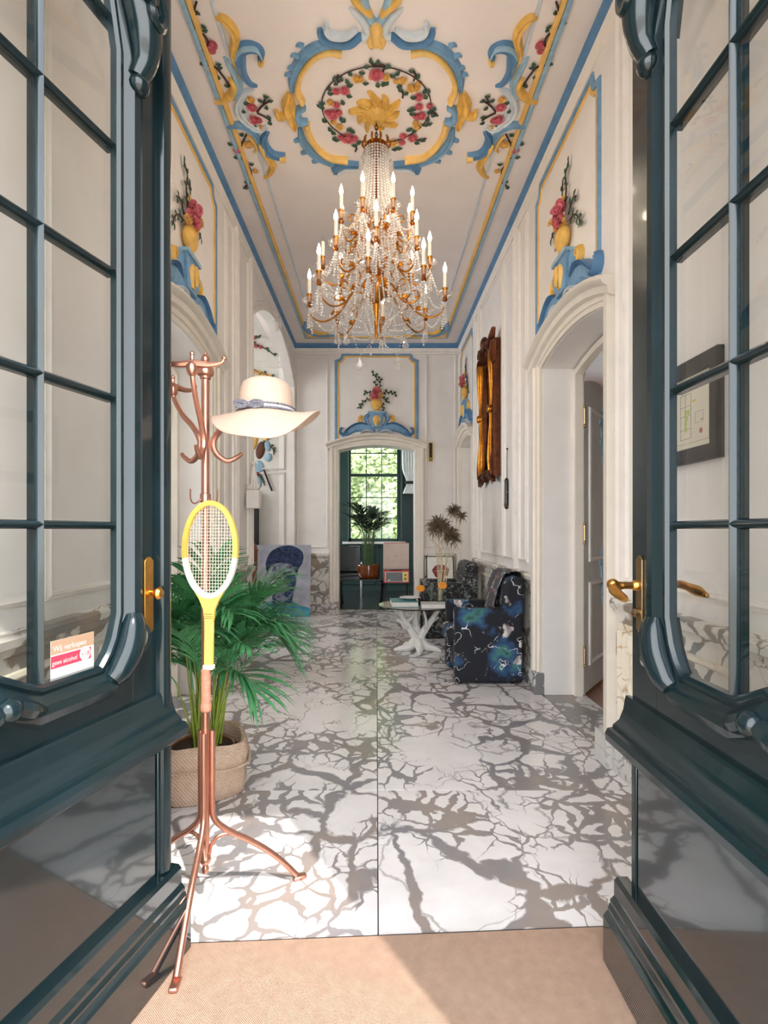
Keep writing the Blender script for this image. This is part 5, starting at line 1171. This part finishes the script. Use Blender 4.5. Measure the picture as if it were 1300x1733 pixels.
for p, q in ((t1, [(.09, 188, .24), (.17, 210, .26), (.22, 214, .32), (.25, 205, .34)]), (t1, [(.13, 182, .30), (.08, 220, .36), (.08, 235, .42)]), (t2, [(.12, 0, .28), (.20, 24, .30), (.25, 20, .34)]), (t2, [(.08, -6, .22), (.13, -50, .27), (.15, -60, .36), (.13, -66, .44)]),
             (t3, [(.05, 95, .24), (.04, -120, .33), (.06, -110, .40), (.08, -100, .478)]), (t1, [(.16, 180, .36), (.24, 170, .42), (.27, 165, .44)]), (t2, [(.18, -4, .36), (.22, -30, .42), (.26, -35, .44)])):
    limb('twig', q, [.022, .018, .014, .010][:len(q)] if len(q) == 4 else [.02, .014, .010], p)
def book(nm, label, c, w_, d_, h_, rz, cover):
    o = thing(nm, label, 'book', c, rz)
    MB().b2((-w_/2+.004, -d_/2+.004, .003), (w_/2-.003, d_/2-.004, h_-.003)).build('pages', 'page', o, local=True)
    MB().b2((-w_/2, -d_/2, h_-.003), (w_/2, d_/2, h_)).build('cover', cover, o, local=True); MB().b2((-w_/2, -d_/2, 0), (w_/2, d_/2, .003)).build('cover', cover, o, local=True)
    MB().b2((w_/2-.003, -d_/2, 0), (w_/2, d_/2, h_)).build('spine', cover, o, local=True); return o
book('book', 'large teal covered book lying on the round table', (.290, 5.91, TH), .27, .36, .052, .05, 'teal_book')
book('book', 'grey covered book lying at the front of the round table', (.605, 5.735, TH), .29, .20, .045, -.03, 'grey_book')
m = MB(); m.lathe([(.001, .004), (.05, .0), (.06, .004), (.10, .016), (.115, .022), (.112, .026), (.09, .018), (.05, .010), (.001, .010)], (.36, 5.96, TH+.052), 28)
root_mesh(m, 'plate', 'plate', (.36, 5.96, TH+.052), 'pale grey plate lying on the teal book', 'plate')
vz = thing('glass_vase', 'tall clear glass vase of dried papyrus on the round table', 'vase', (.70, 6.13, TH))
m = MB(); m.lathe([(.001, 0), (.045, 0), (.05, .01), (.042, .08), (.036, .16), (.040, .20), (.037, .20), (.033, .16), (.039, .08), (.046, .014), (.001, .012)], (.70, 6.13, TH), 20); m.build('glass_body', 'glass', vz)
RV = random.Random(31)
for px, py, r, dn in ((742, 886, .17, 170), (768, 862, .12, 130), (781, 870, .09, 60), (762, 902, .15, 150), (752, 890, .13, 120), (734, 893, .12, 90), (768, 908, .12, 100)):
    tip = at(px, py, 6.15+RV.uniform(-.08, .08)); b0 = Vector((.70+RV.uniform(-.02, .02), 6.13+RV.uniform(-.02, .02), TH+.02))
    m = MB(); m.stube([b0, b0+(tip-b0)*.5+Vector((RV.uniform(-.02, .02), 0, 0)), tip], [.0055, .0045, .0035], 6, 5); st_ = m.build('dried_stem', 'dry_stem', vz)
    m = MB()
    for k in range(dn):
        d = Vector((RV.gauss(0, 1), RV.gauss(0, 1), RV.gauss(.55, .8))).normalized(); L = r*RV.uniform(.6, 1.15); q = tip-Vector((0, 0, .05))*RV.random()
        s_ = d.cross(Vector((.3, 1, .2))).normalized()*.0036
        m.add([q-s_, q+s_, q+d*L*.6+s_, q+d*L*.6-s_, q+d*L-Vector((0, 0, L*.25))], [(0, 1, 2, 3), (3, 2, 4)])
    tag(m.build('papyrus_head', 'dry_brown', st_), kind='stuff')
for k in range(6):
    b0 = Vector((.70+RV.uniform(-.02, .02), 6.13+RV.uniform(-.02, .02), TH+.02)); m = MB(); m.stube([b0, b0+Vector((RV.uniform(-.06, .06), 0, .5)), b0+Vector((RV.uniform(-.12, .06), 0, RV.uniform(.6, .9)))], [.005, .0045, .003], 6, 5); m.build('dried_stem', 'dry_stem', vz)
def gerbera(label, c, hgt, lean, potmat):
    o = thing('gerbera', label, 'flower', c); c = Vector(c)
    m_ = MB(); m_.lathe([(.001, 0), (.024, 0), (.03, .02), (.026, .05), (.014, .07), (.016, .085), (.011, .085), (.010, .07), (.001, .065)], c, 14); m_.build('bud_vase', potmat, o)
    top = c+Vector((lean, -.01, hgt)); m_ = MB(); m_.stube([c+Vector((0, 0, .02)), c+Vector((lean*.3, 0, hgt*.6)), top], .0035, 6); m_.build('stalk', 'stem_green', o)
    m_ = MB(); m_.ball(top, .014, 10, 6, (1, 1, .6)); m_.build('flower_eye', 'gold_paint', o)
    pm = MB(); pm.add([(.010, -.006, 0), (.010, .006, 0), (.030, -.0095, .006), (.030, .0095, .006), (.046, -.007, .001), (.046, .007, .001), (.052, 0, -.003)], [(0, 1, 3, 2), (2, 3, 5, 4), (4, 5, 6)]); me = pm.mesh('petal', 'orange')
    R0 = Matrix.Translation(top) @ Matrix.Rotation(.75, 4, 'X')
    for k in range(18): inst(me, 'petal', o, R0 @ Matrix.Rotation(2*PI*k/18, 4, 'Z') @ Matrix.Translation((0, 0, .004*(k % 2))))
gerbera('orange gerbera in a black bud vase beside the plate on the round table', (.490, 6.16, TH), .15, .0, 'black_gloss')
gerbera('orange gerbera in a glass bud vase in front of the dried papyrus', (.712, 5.985, TH), .20, .0, 'glass')
sp = thing('spiky_plant', 'grey green spiky air plant in a glass on the round table', 'plant', (.590, 5.955, TH))
m = MB(); m.lathe([(.001, 0), (.03, 0), (.034, .01), (.034, .09), (.031, .09), (.030, .012), (.001, .012)], (.590, 5.955, TH), 16); m.build('glass_cup', 'glass', sp)
blade = MB(); blade.add([(-.007, 0, 0), (.007, 0, 0), (-.006, .03, .07), (.006, .03, .07), (0, .09, .13)], [(0, 1, 3, 2), (2, 3, 4)]); bme = blade.mesh('spiky_leaf', 'spiky_grey')
for k in range(22): inst(bme, 'spiky_leaf', sp, Matrix.Translation((.590, 5.955, TH+.05+.003*(k % 5))) @ Matrix.Rotation(k*2.4, 4, 'Z') @ Matrix.Rotation(RV.uniform(-.5, .45), 4, 'X'))

# ------------------------------------------------------------------ leaning pictures
def lean_frame(x0, ybot, ytop, h): v = Vector((0, ytop-ybot, h)).normalized(); return Fr((x0, ybot, .004), (1, 0, 0), v, Vector((0, -v.z, v.y)))
Fa = lean_frame(-1.80, 8.24, 8.375, 1.06); W_, H_ = .815, 1.07
pa = thing('portrait_canvas', 'blue grey painted portrait of a head on canvas leaning beside the stairs', 'painting', (-1.39, 8.24, 0))
cv = MB().fbox(Fa, 0, W_, 0, H_, -.03, 0).build('canvas', 'canvas_grey', pa)
def paint(nm, pts, material, c):
    if len(pts) > 9: pts = crom(list(pts)+[pts[0]], 4)[:-1]
    return MB().prism(Fa, pts, -.001, c).build(nm, material, cv)
paint('painted_shoulders', [(0, 0), (W_, 0), (W_, .13), (.66, .16), (.56, .22), (.50, .30), (.30, .26), (.12, .16), (0, .14)], 'paint_teal', .0006)
paint('painted_neck', [(.26, .16), (.54, .16), (.55, .26), (.58, .40), (.24, .40)], 'paint_navy', .0009)
hd = [(.40+.205*math.cos(t), .52+.30*math.sin(t)) for t in [2*PI*k/32 for k in range(32)]]
paint('painted_face', hd, 'paint_face', .0012)
paint('painted_hair', [(.16, .62), (.14, .80), (.20, .95), (.32, 1.03), (.48, 1.06), (.62, 1.02), (.70, .93), (.69, .80), (.63, .70), (.61, .60), (.575, .68), (.52, .76), (.40, .80), (.28, .78), (.21, .70)], 'paint_dark', .0015)
paint('painted_cheek', [(.23, .52), (.30, .56), (.36, .50), (.34, .38), (.27, .36), (.22, .44)], 'paint_light', .0015)
paint('painted_shadow', [(.44, .64), (.58, .66), (.60, .52), (.56, .38), (.47, .28), (.42, .32), (.47, .46)], 'paint_navy', .0015)
for x in (.30, .49): paint('painted_eye', [(x-.055, .60), (x, .625), (x+.055, .60), (x+.03, .585), (x-.03, .585)], 'paint_dark', .0019); paint('painted_brow', [(x-.06, .645), (x, .67), (x+.065, .65), (x, .655)], 'paint_dark', .0019)
paint('painted_nose', [(.385, .60), (.40, .60), (.415, .48), (.395, .465), (.365, .475), (.385, .49)], 'paint_light', .0019)
paint('painted_mouth', [(.32, .395), (.365, .412), (.385, .405), (.41, .412), (.46, .395), (.41, .375), (.37, .372)], 'paint_dark', .0019)
Fl = lean_frame(.775, 8.44, 8.615, .88)
pl_ = thing('lips_picture', 'white picture of dark red lips leaning on the far wall behind the grey armchair', 'picture', (.97, 8.44, 0))
MB().fbox(Fl, 0, .42, 0, .895, -.02, 0).build('frame', 'black_matt', pl_); MB().fbox(Fl, .012, .408, .012, .883, -.001, .001).build('print_sheet', 'white_gloss', pl_)
MB().prism(Fl, [(.08, .68), (.14, .75), (.19, .77), (.215, .755), (.24, .77), (.29, .75), (.35, .69), (.27, .67), (.215, .68), (.15, .665)], .0, .002).build('upper_lip', 'lip_red', pl_)
MB().prism(Fl, [(.08, .68), (.15, .66), (.215, .67), (.27, .665), (.35, .69), (.32, .60), (.25, .545), (.19, .545), (.13, .58)], .0, .002).build('lower_lip', 'lip_red', pl_)

# ------------------------------------------------------------------ stairs, painted reliefs and black column in the stair hall
sr = thing('staircase', 'brown wooden staircase rising to the left beyond the arch', 'staircase', (-1.7, 6.6, 0))
for k in range(9):
    MB().b2((-1.88-k*.26, 5.95, k*.175+.001), (-1.62-k*.26, 7.45, (k+1)*.175-.025)).build('riser', 'white_paint', sr)
    MB().b2((-1.90-k*.26, 5.92, (k+1)*.175-.025), (-1.60-k*.26, 7.48, (k+1)*.175)).build('tread', 'wood_brown', sr, bevel=.006)
F = Fr((0, 7.47, 0), (1, 0, 0), (0, 0, 1), (0, -1, 0)); MB().prism(F, [(-1.54, 0), (-1.54, .22), (-3.98, 1.86), (-3.98, 1.5), (-1.78, 0)], .0, .05).build('stringer', 'wood_brown', sr)
MB().prism(Fr((0, 5.93, 0), (1, 0, 0), (0, 0, 1), (0, -1, 0)), [(-1.54, 0), (-1.54, .22), (-3.98, 1.86), (-3.98, 1.5), (-1.78, 0)], .0, .05).build('stringer', 'wood_brown', sr)
nw = MB(); nw.lathe([(.055, 0), (.055, .25), (.04, .28), (.035, .5), (.045, .75), (.05, .80), (.05, 1.0), (.06, 1.02), (.04, 1.06), (.03, 1.09), (.001, 1.12)], (-1.64, 7.44, 0), 14); nw.build('newel_post', 'wood_brown', sr)
MB().tube([(-1.64, 7.44, .98), (-2.19, 7.44, 1.33), (-3.79, 7.44, 2.38)], .032, 10).build('handrail', 'wood_brown', sr)
for k in range(7): MB().tube([(-1.78-k*.26, 7.44, k*.175+.17), (-1.78-k*.26, 7.44, 1.05+k*.17)], .012, 8).build('baluster', 'white_paint', sr)
FS = Fr((0, 8.60, 0), (1, 0, 0), (0, 0, 1), (0, -1, 0))
def S2(px, py): p = at(px, py, 8.6); return (p.x, p.z)
def sprig(o, pts, leafs, roses, k='p'):
    P = crom([S2(*p) for p in pts], 5); MB().tube([FS(a, b, .012) for a, b in P], .008, 5).build('twig', 'twig_paint', o)
    for i in range(2, len(P), 3): inst(LEAF, 'leaf', o, FS.mat(P[i][0], P[i][1], .01, random.uniform(0, 6), .055))
    for px, py, r in roses: a, b = S2(px, py); inst(ROSE[k], 'blossom', o, FS.mat(a, b, .01, random.uniform(0, 6), r))
o = thing('blossom_relief', 'pink blossom branches painted high on the stair hall wall', 'wall relief', FS(-1.8, 4.2, 0))
sprig(o, [(412, 580), (432, 573), (445, 566), (452, 562)], 0, [(432, 572, .035)]); sprig(o, [(420, 578), (440, 586), (455, 594), (466, 603)], 0, [(434, 586, .04), (442, 588, .035), (426, 582, .03)])
sprig(o, [(416, 548), (428, 544), (440, 538)], 0, [(424, 546, .045), (431, 538, .04), (434, 547, .035)])
o = thing('garland_relief', 'yellow flower garland painted on the stair hall wall above the hat', 'wall relief', FS(-1.8, 3.7, 0))
sprig(o, [(412, 632), (428, 628), (446, 632), (464, 640)], 0, [(424, 631, .04), (432, 629, .04), (440, 632, .045), (448, 634, .035), (456, 637, .04)], 'y')
o = thing('figure_relief', 'coloured mural of fruit, vessels and blue shapes on the stair hall wall under the hat', 'wall relief', FS(-1.85, 2.4, 0))
def blob(px, py, rx, rz, material, rot=0.0, c=.02):
    a, b = S2(px, py); T = FS.mat(a, b, 0, rot) @ Matrix.Diagonal((rx, rz, c, 1)); m_ = MB(); m_.ball((0, 0, 0), 1, 18, 10, M4=T); m_.build('painted_shape', material, o, sharp=80)
for px, py, rx, rz, mt_, rot, c in ((430, 750, .05, .13, 'gold_paint', -.3, .03), (431, 738, .035, .04, 'lip_red', 0, .04), (441, 762, .07, .14, 'mural_brown', -.2, .03), (453, 755, .05, .09, 'mural_blue', .2, .03), (454, 774, .06, .07, 'mural_blue', 0, .035), (437, 790, .09, .10, 'mural_blue', .1, .03),
                                (437, 815, .06, .12, 'mural_blue', 0, .03), (449, 742, .05, .05, 'gold_pale', 0, .03), (436, 803, .04, .04, 'lip_red', 0, .045), (424, 800, .04, .12, 'mural_brown', 0, .03)): blob(px, py, rx, rz, mt_, rot, c)
sprig(o, [(446, 748), (456, 742), (468, 738)], 0, []); sprig(o, [(455, 752), (462, 760), (464, 770)], 0, []); sprig(o, [(440, 800), (446, 812), (448, 822)], 0, [])
m = MB(); a, b = S2(447, 795); a2, b2_ = S2(461, 831); m.tube([FS(a, b, .03), FS(a2, b2_, .03)], .014, 8); m.build('painted_staff', 'black_matt', o)
o = thing('black_column', 'narrow black column standing in the stair hall under the mural', 'column', (-1.89, 8.52, 0))
MB().b2((-1.98, 8.43, 0), (-1.80, 8.595, .1)).build('plinth', 'black_matt', o, bevel=.008); MB().b2((-1.965, 8.445, .1), (-1.815, 8.59, 1.82)).build('shaft', 'black_matt', o); MB().b2((-1.98, 8.43, 1.82), (-1.80, 8.595, 1.88)).build('cap', 'black_matt', o, bevel=.008)
for z0_, z1_ in ((.2, 2.15), (2.25, 2.95), (3.05, 3.8), (3.9, 4.6)):
    MB().sweep(FS, [(-2.7, z0_), (-2.7, z1_), (-1.44, z1_), (-1.44, z0_)], P_PANEL, True).build('panel_moulding', 'stair_plaster', bpy.data.objects['wall_stair_hall'])

# ------------------------------------------------------------------ garden room: low table, pot palm, record player, chair
lt = thing('low_table', 'dark bentwood low table with glossy top in the garden room doorway', 'table', (-.25, 9.42, 0))
MB().b2((-.64, 9.18, .455), (.13, 9.68, .478)).build('table_top', 'black_gloss', lt, bevel=.01)
for sx in (-1, 1):
    for y in (9.22, 9.64):
        cx = -.255+sx*.30; m = MB(); m.stube([(cx, y, .45), (cx+sx*.05, y, .44), (cx+sx*.065, y, .36), (cx+sx*.03, y, .0+.004)], [.022, .026, .024, .016], 8); m.build('leg', 'black_gloss', lt)
pp_ = thing('potted_palm', 'dark palm in a glossy brown bowl on the low table before the window', 'potted plant', (-.13, 9.42, .478))
m = MB(); m.lathe([(.001, 0), (.15, 0), (.175, .02), (.19, .08), (.195, .20), (.188, .225), (.178, .225), (.175, .19), (.001, .185)], (-.13, 9.42, .478), 28); m.build('bowl', 'pot_brown', pp_)
m = MB(); m.lathe([(.001, .20), (.10, .20), (.172, .192)], (-.13, 9.42, .478), 18); m.build('soil', 'soil', pp_)
RND = random.Random(19)
for k in range(24):
    a = 2*PI*k/24+RND.uniform(-.2, .2); r = RND.uniform(.01, .07); b0 = Vector((-.13+r*math.cos(a), 9.42+r*math.sin(a), .67)); b1 = b0+Vector((.05*math.cos(a), .05*math.sin(a), RND.uniform(.35, .75)))
    m = MB(); m.stube([b0, (b0+b1)/2, b1], [.007, .006, .004], 5, 3); m.build('stem', 'stem_green', pp_)
    m = MB(); frond(m, b1, a, RND.uniform(.38, .62), RND.uniform(1.05, 1.45), RND.uniform(-.3, .6), .17, 18, .016); m.build('frond', 'palm_dark', pp_, sharp=80)
rp_ = thing('record_player', 'cream and red suitcase record player on thin black legs in the far doorway', 'record player', (.325, 9.0, 0))
x0, x1, y0, y1 = .115, .530, 8.82, 9.14
for x in (x0+.04, x1-.04):
    for y in (y0+.03, y1-.03): MB().tube([(x, y, .45), (x+(.035 if x > .3 else -.035), y+(.03 if y > 9 else -.03), .006)], [.011, .007], 8).build('leg', 'black_matt', rp_)
cs_ = MB().b2((x0, y0, .445), (x1, y1, .645)).build('case', 'red_trim', rp_, bevel=.012)
Fq = Fr((0, y0, 0), (1, 0, 0), (0, 0, 1), (0, -1, 0)); MB().fbox(Fq, x0+.018, x1-.018, .463, .627, -.01, .004).build('front_panel', 'case_cream', cs_, bevel=.004)
MB().fbox(Fq, x0+.04, x1-.115, .475, .615, .003, .007).build('speaker_grille', 'grille_grey', cs_); MB().fbox(Fq, x1-.105, x1-.035, .475, .615, .003, .007).build('control_plate', 'gold_plate', cs_)
for z in (.515, .575): m = MB(); m.lathe([(.014, 0), (.013, .014), (.001, .015)], M4=Fq.mat(x1-.07, z, .007), n=12); m.build('knob', 'black_matt', cs_)
MB().fbox(Fq, x0+.06, x0+.11, .482, .500, .007, .009).build('badge', 'sticker_white', cs_)
m = MB(); m.lathe([(.001, .645), (.13, .645), (.132, .652), (.128, .658), (.001, .658)], (.30, 8.99, 0), 28); m.build('turntable', 'black_gloss', rp_)
ld = MB().b2((x0+.004, y1-.075, .655), (x1-.004, y1, 1.085)).build('lid', 'red_trim', rp_, bevel=.01); MB().b2((x0-.002, y1-.085, .655), (x1+.002, y1-.07, 1.075)).build('lid_lining', 'case_cream', ld); MB().b2((.29, y1-.088, .86), (.37, y1-.085, .866)).build('lid_mark', 'brass_dull', ld)
bc = thing('dark_chair', 'black leather chair with chrome frame at the left of the garden room', 'chair', (-.52, 10.6, 0))
MB().b2((-.80, 10.35, .40), (-.30, 10.85, .47)).build('seat', 'black_gloss', bc, bevel=.03); MB().b2((-.80, 10.82, .47), (-.30, 10.88, .98)).build('backrest', 'black_gloss', bc, bevel=.025)
for x in (-.81, -.29):
    m = MB(); m.stube([(x, 10.36, .012), (x, 10.36, .55), (x, 10.42, .66), (x, 10.6, .68), (x, 10.83, .68), (x, 10.86, .6), (x, 10.86, .012)], .013, 8); m.build('side_frame', 'chrome', bc)
cu_ = thing('white_curtain', 'gathered white curtain with black tie beside the garden room window', 'curtain', (.70, 11.55, 2.2))
m = MB(); vs = []
for i in range(17):
    t = i/16; z = 3.4-1.35*t; wd = .17-.10*math.exp(-((z-2.28)/.18)**2)
    for j in range(25): u_ = j/24-.5; vs.append((.70+u_*wd*2, 11.55+.025*math.cos(j*1.6)*(wd/.17), z))
m.add(vs, [(i*25+j, i*25+j+1, (i+1)*25+j+1, (i+1)*25+j) for i in range(16) for j in range(24)]); m.build('cloth', 'drape_white', cu_, sharp=80)
m = MB(); m.tube([(.70+.085*math.cos(t), 11.55+.04*math.sin(t), 2.28) for t in [2*PI*k/20 for k in range(20)]], .03, 8, closed=True); m.build('tie', 'black_matt', cu_)
m = MB(); m.tube([(.5, 11.6, 3.42), (.9, 11.6, 3.42)], .014, 8); m.build('rod', 'black_matt', cu_)
bt = thing('bottle', 'small clear bottle on the garden room window sill', 'bottle', (.46, 11.80, 1.045))
m = MB(); m.lathe([(.001, 0), (.04, 0), (.045, .01), (.045, .11), (.016, .15), (.015, .19), (.001, .19)], (.46, 11.80, 1.045), 16); m.build('glass_body', 'glass', bt); m = MB(); m.lathe([(.018, .185), (.018, .205), (.001, .206)], (.46, 11.80, 1.045), 12); m.build('stopper', 'black_matt', bt)
